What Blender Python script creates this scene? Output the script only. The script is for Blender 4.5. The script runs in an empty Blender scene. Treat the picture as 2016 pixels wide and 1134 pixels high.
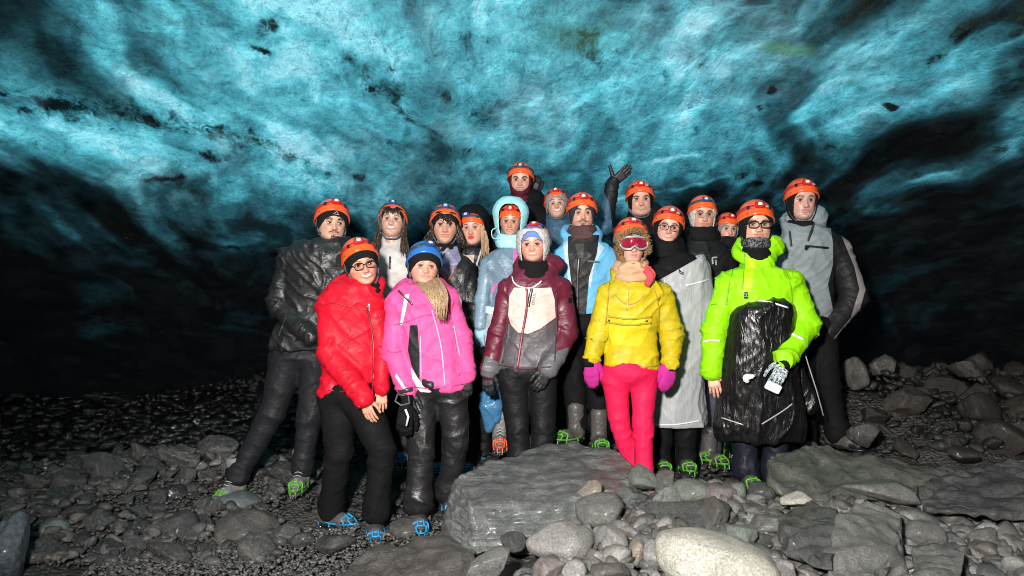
import bpy, math, random
import numpy as np
from mathutils import Matrix, Vector, Euler
from mathutils.bvhtree import BVHTree

R = math.radians
SC = bpy.context.scene
COL = SC.collection
rng = np.random.default_rng(7)
random.seed(7)

# ------------------------------------------------------------------ camera
CZ = 1.5
F = 1456.0
cam = bpy.data.objects.new('camera', bpy.data.cameras.new('camera'))
COL.objects.link(cam)
cam.location = (0, 0, CZ)
cam.rotation_euler = (R(90), 0, 0)
cam.data.lens = 26
cam.data.sensor_width = 36
cam.data.clip_start = .05
cam.data.clip_end = 400
SC.camera = cam

# ------------------------------------------------------------------ world, sun, lamps
SUN_EL, SUN_AZ = R(52), R(200)
w = bpy.data.worlds.new('World')
SC.world = w
w.use_nodes = True
nt = w.node_tree
nt.nodes.clear()
sky = nt.nodes.new('ShaderNodeTexSky')
sky.sky_type = 'NISHITA'
sky.sun_disc = False
sky.sun_elevation = SUN_EL
sky.sun_rotation = SUN_AZ
bg = nt.nodes.new('ShaderNodeBackground')
bg.inputs['Strength'].default_value = .12
wo = nt.nodes.new('ShaderNodeOutputWorld')
nt.links.new(sky.outputs[0], bg.inputs[0])
nt.links.new(bg.outputs[0], wo.inputs[0])
sd = bpy.data.lights.new('sun', 'SUN')
sd.energy = 3.2
sd.angle = R(.6)
sd.color = (1, .95, .88)
sun = bpy.data.objects.new('sun', sd)
COL.objects.link(sun)
_sv = Vector((math.sin(SUN_AZ) * math.cos(SUN_EL), math.cos(SUN_AZ) * math.cos(SUN_EL), math.sin(SUN_EL)))
sun.rotation_euler = _sv.to_track_quat('Z', 'Y').to_euler()

def lamp(name, loc, aim, watts, size, color, cone=150):
    d = bpy.data.lights.new(name, 'SPOT')
    d.energy = watts
    d.shadow_soft_size = size
    d.color = color
    d.spot_size = R(cone)
    d.spot_blend = .85
    o = bpy.data.objects.new(name, d)
    COL.objects.link(o)
    o.location = loc
    o.rotation_euler = (Vector(loc) - Vector(aim)).to_track_quat('Z', 'Y').to_euler()
    return o
# the lamp beside the photographer, and a guide's lamp off to the right among the rocks
lamp('flash_lamp', (-.55, -.15, 2.15), (.62, 4.6, 1.2), 2000, .13, (1, .95, .9), 104)
lamp('guide_lamp', (6.2, 4.6, 2.0), (3.6, 6.0, .7), 160, .04, (1, .74, .64), 110)

SC.view_settings.view_transform = 'Standard'
SC.view_settings.look = 'None'
SC.view_settings.exposure = 0
SC.view_settings.gamma = 1
SC.view_settings.use_curve_mapping = False
SC.cycles.filter_width = 1.0
SC.cycles.max_bounces = 6
SC.cycles.transparent_max_bounces = 8

# ------------------------------------------------------------------ numeric helpers
def pt(px, py, Y):
    return np.array(((px - 1008) / F * Y, Y, CZ - (py - 567) / F * Y))

def sst(a, b, x):
    t = np.clip((x - a) / (b - a), 0, 1)
    return t * t * (3 - 2 * t)

_perm = np.random.default_rng(3).permutation(256).astype(np.int64)
_perm = np.concatenate([_perm, _perm])
_g = np.random.default_rng(4).normal(size=(256, 3))
_g /= np.linalg.norm(_g, axis=1)[:, None]

def noise(P, seed=0):
    P = np.asarray(P, float) + seed * 17.31
    i = np.floor(P).astype(np.int64)
    f = P - i
    i &= 255
    u = f * f * f * (f * (f * 6 - 15) + 10)
    out = 0
    for dx in (0, 1):
        wx = u[:, 0] if dx else 1 - u[:, 0]
        for dy in (0, 1):
            wy = u[:, 1] if dy else 1 - u[:, 1]
            for dz in (0, 1):
                wz = u[:, 2] if dz else 1 - u[:, 2]
                h = _perm[_perm[_perm[(i[:, 0] + dx) & 255] + ((i[:, 1] + dy) & 255)] + ((i[:, 2] + dz) & 255)]
                g = _g[h]
                out = out + wx * wy * wz * ((f[:, 0] - dx) * g[:, 0] + (f[:, 1] - dy) * g[:, 1] + (f[:, 2] - dz) * g[:, 2])
    return out * 1.5

def fbm(P, o=4, seed=0):
    P = np.asarray(P, float)
    s = 0
    a = 1
    for k in range(o):
        s = s + a * noise(P * 2 ** k, seed + k)
        a *= .5
    return s

def ridged(P, seed=0):
    return 1 - np.abs(noise(P, seed)) * 2.6

def link(name, me, parent=None, mats=(), smooth=True):
    o = bpy.data.objects.new(name, me)
    COL.objects.link(o)
    for m in mats:
        if me.materials.find(m.name) < 0 or len(me.materials) < len(mats):
            me.materials.append(m)
    if parent is not None:
        o.parent = parent
    return o

def mesh(name, V, Fq, smooth=True, attrs=None, col=None, mi=None):
    """V (n,3); Fq: one (m,k) int array or a list of faces."""
    me = bpy.data.meshes.new(name)
    V = np.asarray(V, np.float32)
    if isinstance(Fq, np.ndarray):
        m, k = Fq.shape
        me.vertices.add(len(V))
        me.vertices.foreach_set('co', V.ravel())
        me.loops.add(m * k)
        me.loops.foreach_set('vertex_index', Fq.ravel().astype(np.int32))
        me.polygons.add(m)
        me.polygons.foreach_set('loop_start', np.arange(0, m * k, k, dtype=np.int32))
        me.update(calc_edges=True)
    else:
        me.from_pydata([tuple(map(float, v)) for v in V], [], [tuple(map(int, f)) for f in Fq])
        me.update()
    if mi is not None:
        me.polygons.foreach_set('material_index', np.asarray(mi, np.int32))
    if smooth:
        me.polygons.foreach_set('use_smooth', np.ones(len(me.polygons), bool))
    for k_, v in (attrs or {}).items():
        a = me.attributes.new(k_, 'FLOAT', 'POINT')
        a.data.foreach_set('value', np.asarray(v, np.float32))
    if col is not None:
        a = me.color_attributes.new('col', 'FLOAT_COLOR', 'POINT')
        c = np.ones((len(V), 4), np.float32)
        c[:, :3] = col
        a.data.foreach_set('color', c.ravel())
    return me

class Parts:
    """collects vertices and faces of several shapes into one mesh"""
    def __init__(s):
        s.V = []; s.F = []; s.M = []; s.n = 0
    def add(s, V, Fc, m=0):
        V = np.asarray(V, float)
        s.V.append(V)
        for f in Fc:
            s.F.append([int(i) + s.n for i in f])
            s.M.append(m)
        s.n += len(V)
        return s
    def tube(s, P, r, seg=6, m=0, closed=False, flat=1.0, up=None):
        P = np.asarray(P, float)
        n = len(P)
        r = np.broadcast_to(np.asarray(r, float), (n,))
        V = []
        T = np.gradient(P, axis=0) if not closed else np.roll(P, -1, 0) - np.roll(P, 1, 0)
        T /= np.linalg.norm(T, axis=1)[:, None] + 1e-9
        ref = np.array((0, -1., 0)) if up is None else np.asarray(up, float)
        for i in range(n):
            a = np.cross(T[i], ref)
            if np.linalg.norm(a) < .1:
                a = np.cross(T[i], (0, 0, 1.))
                if np.linalg.norm(a) < .1:
                    a = np.cross(T[i], (1., 0, 0))
            a /= np.linalg.norm(a)
            b = np.cross(a, T[i])
            for k in range(seg):
                t = 2 * math.pi * k / seg
                V.append(P[i] + r[i] * (math.cos(t) * a + math.sin(t) * b * flat))
        Fc = []
        for i in range(n if closed else n - 1):
            j = (i + 1) % n
            for k in range(seg):
                l = (k + 1) % seg
                Fc.append((i * seg + k, i * seg + l, j * seg + l, j * seg + k))
        if not closed:
            Fc.append(tuple(range(seg))[::-1])
            Fc.append(tuple((n - 1) * seg + k for k in range(seg)))
        return s.add(V, Fc, m)
    def box(s, c, h, Rm=None, m=0, bev=.25):
        V = []
        for z in (-1, -.8, .8, 1):
            q = 1 - bev if abs(z) == 1 else 1
            for x, y in ((-1, -q), (-1, q), (-q, 1), (q, 1), (1, q), (1, -q), (q, -1), (-q, -1)):
                if abs(z) == 1:
                    x *= q; y *= q
                V.append((x * h[0], y * h[1], z * h[2]))
        V = np.array(V)
        if Rm is not None:
            V = V @ np.asarray(Rm).T
        Fc = [tuple(range(8)), tuple(range(31, 23, -1))]
        for i in range(3):
            for k in range(8):
                l = (k + 1) % 8
                Fc.append((i * 8 + l, i * 8 + k, i * 8 + 8 + k, i * 8 + 8 + l))
        return s.add(V + np.asarray(c, float), Fc, m)
    def ball(s, c, r, Rm=None, m=0, nu=12, nv=8):
        r = np.broadcast_to(np.asarray(r, float), (3,))
        V = [(0, 0, 1)]
        for j in range(1, nv):
            p = math.pi * j / nv
            for i in range(nu):
                t = 2 * math.pi * i / nu
                V.append((math.sin(p) * math.cos(t), math.sin(p) * math.sin(t), math.cos(p)))
        V.append((0, 0, -1))
        V = np.array(V) * r
        if Rm is not None:
            V = V @ np.asarray(Rm).T
        Fc = []
        for i in range(nu):
            k = (i + 1) % nu
            Fc.append((0, 1 + i, 1 + k))
            for j in range(nv - 2):
                a = 1 + j * nu
                Fc.append((a + i, a + nu + i, a + nu + k, a + k))
            a = 1 + (nv - 2) * nu
            Fc.append((a + i, len(V) - 1, a + k))
        return s.add(V + np.asarray(c, float), Fc, m)
    def cone(s, a, b, r, m=0, seg=5):
        return s.tube([a, b], [r, r * .08], seg, m)
    def build(s, name, mats, parent=None, smooth=True, off=None):
        V = np.concatenate(s.V)
        if off is not None:
            V = V - off
        me = mesh(name, V, s.F, smooth, mi=s.M)
        return link(name, me, parent, mats)

def spline(P, n=24, closed=False):
    P = np.asarray(P, float)
    m = len(P)
    out = []
    segs = m if closed else m - 1
    per = max(2, n // segs)
    for i in range(segs):
        if closed:
            p0, p1, p2, p3 = P[(i - 1) % m], P[i], P[(i + 1) % m], P[(i + 2) % m]
        else:
            p0, p1, p2, p3 = P[max(i - 1, 0)], P[i], P[i + 1], P[min(i + 2, m - 1)]
        for k in range(per):
            t = k / per
            out.append(.5 * (2 * p1 + (p2 - p0) * t + (2 * p0 - 5 * p1 + 4 * p2 - p3) * t * t + (3 * p1 - p0 - 3 * p2 + p3) * t ** 3))
    if not closed:
        out.append(P[-1])
    return np.array(out)

# ------------------------------------------------------------------ signed distance fields -> meshes
class Field:
    def __init__(s, lo, hi, h):
        s.lo = np.asarray(lo, float) - 3 * h
        s.h = h
        n = np.ceil((np.asarray(hi, float) + 3 * h - s.lo) / h).astype(int) + 1
        s.ax = [s.lo[i] + h * np.arange(n[i]) for i in range(3)]
        s.D = np.full(n, .2, np.float32)
    def _blk(s, lo, hi):
        sl = []
        for i in range(3):
            a = np.searchsorted(s.ax[i], lo[i]); b = np.searchsorted(s.ax[i], hi[i])
            sl.append(slice(max(a - 1, 0), min(b + 1, len(s.ax[i]))))
        X = s.ax[0][sl[0]][:, None, None]; Y = s.ax[1][sl[1]][None, :, None]; Z = s.ax[2][sl[2]][None, None, :]
        return tuple(sl), X, Y, Z
    def _mix(s, sl, d, k, sub=False):
        a = s.D[sl]
        if sub:
            d = -d
            h = np.clip(.5 - .5 * (a - d) / k, 0, 1)
            s.D[sl] = a * (1 - h) + d * h + k * h * (1 - h)
        else:
            h = np.clip(.5 + .5 * (a - d) / k, 0, 1)
            s.D[sl] = a * (1 - h) + d * h - k * h * (1 - h)
    def cone(s, a, b, ra, rb, k=.02, fl=1.0, sub=False):
        a = np.asarray(a, float); b = np.asarray(b, float)
        m = max(ra, rb) + .07
        sl, X, Y, Z = s._blk(np.minimum(a, b) - m, np.maximum(a, b) + m)
        ba = b - a
        L = ba @ ba + 1e-9
        t = np.clip(((X - a[0]) * ba[0] + (Y - a[1]) * ba[1] + (Z - a[2]) * ba[2]) / L, 0, 1)
        d = np.sqrt((X - a[0] - t * ba[0]) ** 2 + ((Y - a[1] - t * ba[1]) / fl) ** 2 + (Z - a[2] - t * ba[2]) ** 2) - (ra + (rb - ra) * t)
        s._mix(sl, d, k, sub)
    def ell(s, c, r, k=.02, sub=False, Rm=None):
        c = np.asarray(c, float); r = np.asarray(r, float)
        m = r.max() + .07
        sl, X, Y, Z = s._blk(c - m, c + m)
        x, y, z = X - c[0], Y - c[1], Z - c[2]
        if Rm is not None:
            Rm = np.asarray(Rm)
            x, y, z = (x * Rm[0, 0] + y * Rm[1, 0] + z * Rm[2, 0], x * Rm[0, 1] + y * Rm[1, 1] + z * Rm[2, 1], x * Rm[0, 2] + y * Rm[1, 2] + z * Rm[2, 2])
        d = (np.sqrt((x / r[0]) ** 2 + (y / r[1]) ** 2 + (z / r[2]) ** 2) - 1) * r.min()
        s._mix(sl, d, k, sub)
    def torus(s, c, rx, ry, r, k=.02, tilt=0.0, rz=None):
        """a ring lying flat round c; tilt lowers its front"""
        c = np.asarray(c, float)
        m = max(rx, ry) + r + .08
        sl, X, Y, Z = s._blk(c - m, c + m)
        x, y = X - c[0], Y - c[1]
        z = Z - c[2] - y * math.tan(tilt)
        q = np.sqrt((x / rx) ** 2 + (y / ry) ** 2) + 1e-6
        dr = (q - 1) * min(rx, ry) * 1.0
        rz = rz or r
        d = (np.sqrt((dr / r) ** 2 + (z / rz) ** 2) - 1) * min(r, rz)
        s._mix(sl, d, k)
    def loft(s, st, k=.02, n=2.3, sub=False):
        """st: (z, cx, cy, wx, wy) stations"""
        st = np.array(sorted(st), float)
        z = st[:, 0]
        m = .07
        lo = (min(st[:, 1] - st[:, 3]) - m, min(st[:, 2] - st[:, 4]) - m, z[0] - m)
        hi = (max(st[:, 1] + st[:, 3]) + m, max(st[:, 2] + st[:, 4]) + m, z[-1] + m)
        sl, X, Y, Z = s._blk(lo, hi)
        zz = s.ax[2][sl[2]]
        cx, cy, wx, wy = [np.interp(zz, z, st[:, i])[None, None, :] for i in (1, 2, 3, 4)]
        q = (np.abs((X - cx) / wx) ** n + np.abs((Y - cy) / wy) ** n) ** (1 / n)
        d = (q - 1) * np.minimum(wx, wy)
        cap = np.maximum(Z - z[-1], z[0] - Z)
        kk = .02
        h = np.clip(.5 - .5 * (d - cap) / kk, 0, 1)
        d = d * (1 - h) + cap * h + kk * h * (1 - h)
        s._mix(sl, d, k, sub)
    def nets(s, it=2):
        D = s.D
        I = D < 0
        n = D.shape
        c = I[:-1, :-1, :-1].astype(np.int8)
        tot = sum(I[dx:n[0] - 1 + dx, dy:n[1] - 1 + dy, dz:n[2] - 1 + dz].astype(np.int8) for dx in (0, 1) for dy in (0, 1) for dz in (0, 1))
        act = (tot > 0) & (tot < 8)
        idx = np.full(act.shape, -1, np.int64)
        ci = np.argwhere(act)
        idx[act] = np.arange(len(ci))
        acc = np.zeros((len(ci), 3)); cnt = np.zeros(len(ci))
        cor = [(0, 0, 0), (1, 0, 0), (0, 1, 0), (1, 1, 0), (0, 0, 1), (1, 0, 1), (0, 1, 1), (1, 1, 1)]
        vals = {k: D[ci[:, 0] + k[0], ci[:, 1] + k[1], ci[:, 2] + k[2]].astype(float) for k in cor}
        for a in cor:
            for ax in range(3):
                if a[ax] == 0:
                    b = list(a); b[ax] = 1; b = tuple(b)
                    va, vb = vals[a], vals[b]
                    m = (va < 0) != (vb < 0)
                    t = np.where(m, va / np.where(m, va - vb, 1), 0)
                    p = np.array(a, float)[None, :].repeat(len(ci), 0)
                    p[:, ax] += t
                    acc += p * m[:, None]; cnt += m
        V = s.lo + s.h * (ci + acc / cnt[:, None])
        Q = []
        for ax in range(3):
            o = [i for i in range(3) if i != ax]
            A = I[tuple(slice(0, -1) if i == ax else slice(1, -1) for i in range(3))]
            B = I[tuple(slice(1, None) if i == ax else slice(1, -1) for i in range(3))]
            ch = np.argwhere(A != B)
            if not len(ch):
                continue
            sgn = A[tuple(ch.T)]
            base = ch.copy()
            base[:, o[0]] += 1; base[:, o[1]] += 1
            q = []
            for d0, d1 in ((-1, -1), (0, -1), (0, 0), (-1, 0)):
                b = base.copy(); b[:, o[0]] += d0; b[:, o[1]] += d1
                q.append(idx[tuple(b.T)])
            q = np.stack(q, 1)
            flip = sgn if ax != 1 else ~sgn
            q = np.where(flip[:, None], q, q[:, ::-1])
            Q.append(q)
        Q = np.concatenate(Q)
        Q = Q[(Q >= 0).all(1)]
        for _ in range(it):
            V = relax(V, Q, .5)
        return V, Q

def relax(V, Q, a=.5):
    n = len(V)
    e = np.concatenate([np.stack([Q[:, i], Q[:, (i + 1) % Q.shape[1]]], 1) for i in range(Q.shape[1])])
    c = np.bincount(e[:, 0], minlength=n) + np.bincount(e[:, 1], minlength=n)
    S = np.stack([np.bincount(e[:, 0], V[e[:, 1], i], n) + np.bincount(e[:, 1], V[e[:, 0], i], n) for i in range(3)], 1)
    return V * (1 - a) + a * S / np.maximum(c, 1)[:, None]

def normals(V, Q):
    a, b, c = V[Q[:, 0]], V[Q[:, 1]], V[Q[:, 2]]
    d = V[Q[:, 3]] if Q.shape[1] == 4 else a
    fn = np.cross(c - a, d - b) if Q.shape[1] == 4 else np.cross(b - a, c - a)
    N = np.zeros_like(V)
    for k in range(Q.shape[1]):
        for i in range(3):
            N[:, i] += np.bincount(Q[:, k], fn[:, i], len(V))
    return N / (np.linalg.norm(N, axis=1)[:, None] + 1e-12)

def cam_bvh(V, Q):
    return BVHTree.FromPolygons([tuple(v) for v in V.tolist()], [tuple(q) for q in (Q.tolist() if isinstance(Q, np.ndarray) else Q)])

def surf(bvh, px, py, off=.004, default=None):
    o = Vector((0, 0, CZ))
    d = Vector(((px - 1008) / F, 1, -(py - 567) / F)).normalized()
    h = bvh.ray_cast(o, d)
    if h[0] is None:
        return None if default is None else pt(px, py, default)
    return np.array(h[0] - d * off)

def in_poly(P, poly):
    """signed distance to polygon (negative inside); P (n,2)"""
    poly = np.asarray(poly, float)
    x, y = P[:, 0], P[:, 1]
    dmin = np.full(len(P), 1e9)
    ins = np.zeros(len(P), bool)
    m = len(poly)
    for i in range(m):
        a, b = poly[i], poly[(i + 1) % m]
        ab = b - a
        t = np.clip(((x - a[0]) * ab[0] + (y - a[1]) * ab[1]) / (ab @ ab + 1e-9), 0, 1)
        dmin = np.minimum(dmin, np.hypot(x - a[0] - t * ab[0], y - a[1] - t * ab[1]))
        c = (a[1] > y) != (b[1] > y)
        xi = a[0] + (y - a[1]) / (b[1] - a[1] + 1e-12) * ab[0]
        ins ^= c & (x < xi)
    return np.where(ins, -dmin, dmin)

# ------------------------------------------------------------------ materials
MC = {}
def newmat(name):
    m = bpy.data.materials.new(name)
    m.use_nodes = True
    n = m.node_tree.nodes
    return m, m.node_tree, n['Principled BSDF'], n['Material Output']

def N_(t, kind, **kw):
    n = t.nodes.new(kind)
    for k, v in kw.items():
        if k in n.inputs.keys() if hasattr(n.inputs, 'keys') else False:
            n.inputs[k].default_value = v
        else:
            setattr(n, k, v)
    return n

def rgba(c):
    return (c[0], c[1], c[2], 1)

def ntex(t, scale, detail=4, rough=.55, vec=None, dist=0):
    n = t.nodes.new('ShaderNodeTexNoise')
    n.inputs['Scale'].default_value = scale
    n.inputs['Detail'].default_value = detail
    n.inputs['Roughness'].default_value = rough
    n.inputs['Distortion'].default_value = dist
    if vec is not None:
        t.links.new(vec, n.inputs['Vector'])
    return n.outputs['Fac']

def ramp(t, src, stops):
    n = t.nodes.new('ShaderNodeValToRGB')
    e = n.color_ramp.elements
    while len(e) < len(stops):
        e.new(.5)
    for i, (p, c) in enumerate(stops):
        e[i].position = p
        e[i].color = rgba(c) if not np.isscalar(c) else (c, c, c, 1)
    t.links.new(src, n.inputs[0])
    return n.outputs[0]

def mixc(t, fac, a, b, mode='MIX'):
    n = t.nodes.new('ShaderNodeMix')
    n.data_type = 'RGBA'
    n.blend_type = mode
    for s_, v in ((0, fac), (6, a), (7, b)):
        if hasattr(v, 'is_linked') or hasattr(v, 'links'):
            t.links.new(v, n.inputs[s_])
        elif s_ == 0:
            n.inputs[0].default_value = v
        else:
            n.inputs[s_].default_value = rgba(v)
    return n.outputs[2]

def mth(t, op, a, b=0.0, c=None):
    n = t.nodes.new('ShaderNodeMath')
    n.operation = op
    for i, v in enumerate((a, b) if c is None else (a, b, c)):
        if hasattr(v, 'links'):
            t.links.new(v, n.inputs[i])
        else:
            n.inputs[i].default_value = v
    return n.outputs[0]

def bump(t, bs, h, strength=.3, dist=.01):
    b = t.nodes.new('ShaderNodeBump')
    b.inputs['Strength'].default_value = strength
    b.inputs['Distance'].default_value = dist
    t.links.new(h, b.inputs['Height'])
    t.links.new(b.outputs[0], bs.inputs['Normal'])
    return b

def tcoord(t):
    return t.nodes.new('ShaderNodeTexCoord').outputs['Object']

def attr(t, name):
    n = t.nodes.new('ShaderNodeAttribute')
    n.attribute_name = name
    return n

def cloth(name, c, rough=.55, pats=(), fuzz=0.0, wet=0.0, fold=1.0, mott=.16, trans=0.0, alpha=1.0, coat=0.0, grain=(1, 1, 1.7)):
    """fabric; pats are (attribute, colour) panels, the attribute being a distance in metres, negative inside"""
    if name in MC:
        return MC[name]
    rough = min(rough + .07, .9)
    m, t, b, out = newmat(name)
    co = tcoord(t)
    col = t.nodes.new('ShaderNodeRGB').outputs[0]
    col.default_value = rgba(c)
    for an, pc in pats:
        a = attr(t, an).outputs['Fac']
        f = mth(t, 'MULTIPLY_ADD', a, -420.0, .5)
        f = mth(t, 'MINIMUM', mth(t, 'MAXIMUM', f, 0.0), 1.0)
        if callable(pc):
            pc = pc(t, co)
        col = mixc(t, f, col, pc)
    n1 = ntex(t, 9, 5, .65, co)
    col = mixc(t, 1.0, col, ramp(t, n1, [(.25, 1 - mott * 1.6), (.75, 1 + mott)]), 'MULTIPLY')
    if wet:
        n2 = ntex(t, 16, 4, .7, co, 1.5)
        col = mixc(t, mth(t, 'MULTIPLY', ramp(t, n2, [(.55, 0.0), (.66, 1.0)]), wet), col, tuple(x * .3 for x in c))
    t.links.new(col, b.inputs['Base Color'])
    r = ramp(t, ntex(t, 22, 3, .6, co), [(.3, max(rough - .12, .05)), (.7, min(rough + .1, 1))])
    t.links.new(r, b.inputs['Roughness'])
    # creases: warped noise at two sizes plus the weave
    v = t.nodes.new('ShaderNodeVectorMath'); v.operation = 'MULTIPLY'
    v.inputs[1].default_value = grain
    t.links.new(co, v.inputs[0])
    nn = t.nodes.new('ShaderNodeTexNoise')
    nn.noise_type = 'RIDGED_MULTIFRACTAL'
    nn.inputs['Scale'].default_value = 6
    nn.inputs['Detail'].default_value = 1.5
    nn.inputs['Distortion'].default_value = 1.3
    t.links.new(v.outputs[0], nn.inputs['Vector'])
    h = mth(t, 'MULTIPLY', nn.outputs['Fac'], .55 * fold)
    h = mth(t, 'ADD', h, mth(t, 'MULTIPLY', ntex(t, 13, 2, .5, v.outputs[0], 2.0), .6 * fold))
    b.inputs['Specular IOR Level'].default_value = .42 if rough < .5 else .22 if rough < .72 else .1
    h = mth(t, 'ADD', h, mth(t, 'MULTIPLY', ntex(t, 260 if not fuzz else 120, 2, .6, co), .05 + fuzz))
    bump(t, b, h, .5 if rough < .45 else .32, .016)
    if coat:
        b.inputs['Coat Weight'].default_value = coat
        b.inputs['Coat Roughness'].default_value = .25
    if trans:
        tr = t.nodes.new('ShaderNodeBsdfTranslucent')
        t.links.new(col, tr.inputs[0])
        mx = t.nodes.new('ShaderNodeMixShader')
        mx.inputs[0].default_value = trans
        t.links.new(b.outputs[0], mx.inputs[1]); t.links.new(tr.outputs[0], mx.inputs[2])
        last = mx.outputs[0]
        if alpha < 1:
            tp = t.nodes.new('ShaderNodeBsdfTransparent')
            m2 = t.nodes.new('ShaderNodeMixShader')
            m2.inputs[0].default_value = alpha
            t.links.new(tp.outputs[0], m2.inputs[1]); t.links.new(last, m2.inputs[2])
            last = m2.outputs[0]
        t.links.new(last, out.inputs[0])
    MC[name] = m
    return m

def plain(name, c, rough=.5, metal=0.0, coat=0.0, emit=None, nz=.12, sc=40, bmp=0.0, alpha=1.0):
    if name in MC:
        return MC[name]
    m, t, b, out = newmat(name)
    co = tcoord(t)
    col = mixc(t, 1.0, c, ramp(t, ntex(t, sc, 4, .6, co), [(.3, 1 - nz), (.7, 1 + nz)]), 'MULTIPLY')
    t.links.new(col, b.inputs['Base Color'])
    b.inputs['Roughness'].default_value = rough
    b.inputs['Metallic'].default_value = metal
    b.inputs['Coat Weight'].default_value = coat
    if bmp:
        bump(t, b, ntex(t, sc * 3, 3, .6, co), bmp, .004)
    if emit:
        b.inputs['Emission Color'].default_value = rgba(emit[0])
        b.inputs['Emission Strength'].default_value = emit[1]
    if alpha < 1:
        b.inputs['Alpha'].default_value = alpha
    MC[name] = m
    return m

def skin_mat():
    if 'skin' in MC:
        return MC['skin']
    m, t, b, out = newmat('skin')
    co = tcoord(t)
    c = attr(t, 'col').outputs['Color']
    col = mixc(t, 1.0, c, ramp(t, ntex(t, 70, 4, .6, co), [(.3, (.93, .88, .87)), (.7, (1.05, 1.04, 1.03))]), 'MULTIPLY')
    t.links.new(col, b.inputs['Base Color'])
    b.inputs['Roughness'].default_value = .42
    b.inputs['Subsurface Weight'].default_value = .12
    b.inputs['Subsurface Radius'].default_value = (1, .35, .2)
    b.inputs['Subsurface Scale'].default_value = .01
    bump(t, b, ntex(t, 500, 2, .5, co), .12, .002)
    MC['skin'] = m
    return m

def tag(o, label=None, cat=None, group=None, kind=None):
    if label: o['label'] = label
    if cat: o['category'] = cat
    if group: o['group'] = group
    if kind: o['kind'] = kind
    return o
# ================================================================== the ground
GP = [  # (px, py, Y) seen points of the ground
    (600, 1120, 3.95), (400, 1120, 3.95), (200, 1110, 3.95), (800, 1120, 3.95), (640, 1045, 4.45), (740, 1052, 4.3), (825, 1032, 4.4), (885, 1000, 4.6),
    (465, 975, 4.9), (595, 962, 4.95), (150, 960, 4.75), (300, 900, 5.15), (420, 890, 5.3), (50, 990, 4.5), (0, 900, 5.6),
    (100, 800, 6.8), (400, 790, 7.2), (250, 700, 8.6), (550, 800, 6.8), (0, 760, 7.0), (550, 720, 8.6),
    (700, 900, 5.6), (985, 882, 5.3), (1040, 905, 4.8), (1100, 900, 5.0), (1130, 872, 5.2), (1180, 882, 5.1), (1150, 800, 6.4), (900, 830, 6.2), (1000, 740, 8.2),
    (1245, 965, 4.5), (1400, 925, 4.9), (1310, 925, 4.9), (1470, 955, 4.7), (1540, 955, 4.7), (1370, 905, 5.3), (1395, 912, 5.3), (1650, 905, 5.1), (1590, 900, 5.1),
    (1400, 800, 6.5), (1300, 740, 8.0),
    (1000, 1125, 3.3), (1200, 1120, 3.15), (1600, 1130, 3.0), (1900, 1120, 3.1), (2000, 1010, 3.7), (1300, 1030, 3.65), (1500, 1000, 3.9), (1650, 1010, 3.7), (1250, 985, 4.05), (1400, 985, 4.0),
    (1800, 960, 4.2), (1950, 930, 4.5), (2016, 880, 5.0), (1750, 880, 5.2), (1850, 800, 6.0), (1750, 740, 6.8), (1950, 730, 7.0), (1700, 700, 7.6), (2016, 700, 7.5), (1560, 760, 6.9), (1684, 745, 5.6), (1738, 730, 6.05), (1800, 752, 5.8), (1905, 742, 6.2), (1850, 800, 5.6), (1920, 830, 5.3), (1700, 800, 5.4),
]
GW = np.array([pt(*g) for g in GP])
GX = np.concatenate([GW, [(-6, 3, .1), (-4, 1, 0), (0, 1.5, 0), (4, 1.5, .3), (0, -3, 0), (-5, -4, 0), (5, -4, .2), (6, 4, .9), (8, 8, 1.3), (-8, 8, 1.1), (0, 12, 1.3), (2.2, 2.4, .25), (.3, 2.6, .18), (-1.5, 2.8, 0)]])
def ground_z(x, y):
    x = np.atleast_1d(np.asarray(x, float)); y = np.atleast_1d(np.asarray(y, float))
    d2 = (x[:, None] - GX[None, :, 0]) ** 2 + (y[:, None] - GX[None, :, 1]) ** 2
    wt = 1 / (d2 + .035) ** 1.7
    z = (wt * GX[None, :, 2]).sum(1) / wt.sum(1)
    q_ = np.stack([x, y, 0 * x], 1)
    return z + (.34 * noise(q_ * .75, 91) + .12 * noise(q_ * 2.2, 92)) * sst(6.0, 8.0, y)

def axis(a, b, step, lo, hi, big):
    return np.unique(np.concatenate([np.arange(lo, a, big), np.arange(a, b, step), np.arange(b, hi + big, big)]))
def sheet(xs, ys):
    nx, ny = len(xs), len(ys)
    X, Y = np.meshgrid(xs, ys, indexing='ij')
    i = np.arange(nx * ny).reshape(nx, ny)
    Q = np.stack([i[:-1, :-1], i[1:, :-1], i[1:, 1:], i[:-1, 1:]], -1).reshape(-1, 4)
    return X.ravel(), Y.ravel(), Q

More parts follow.
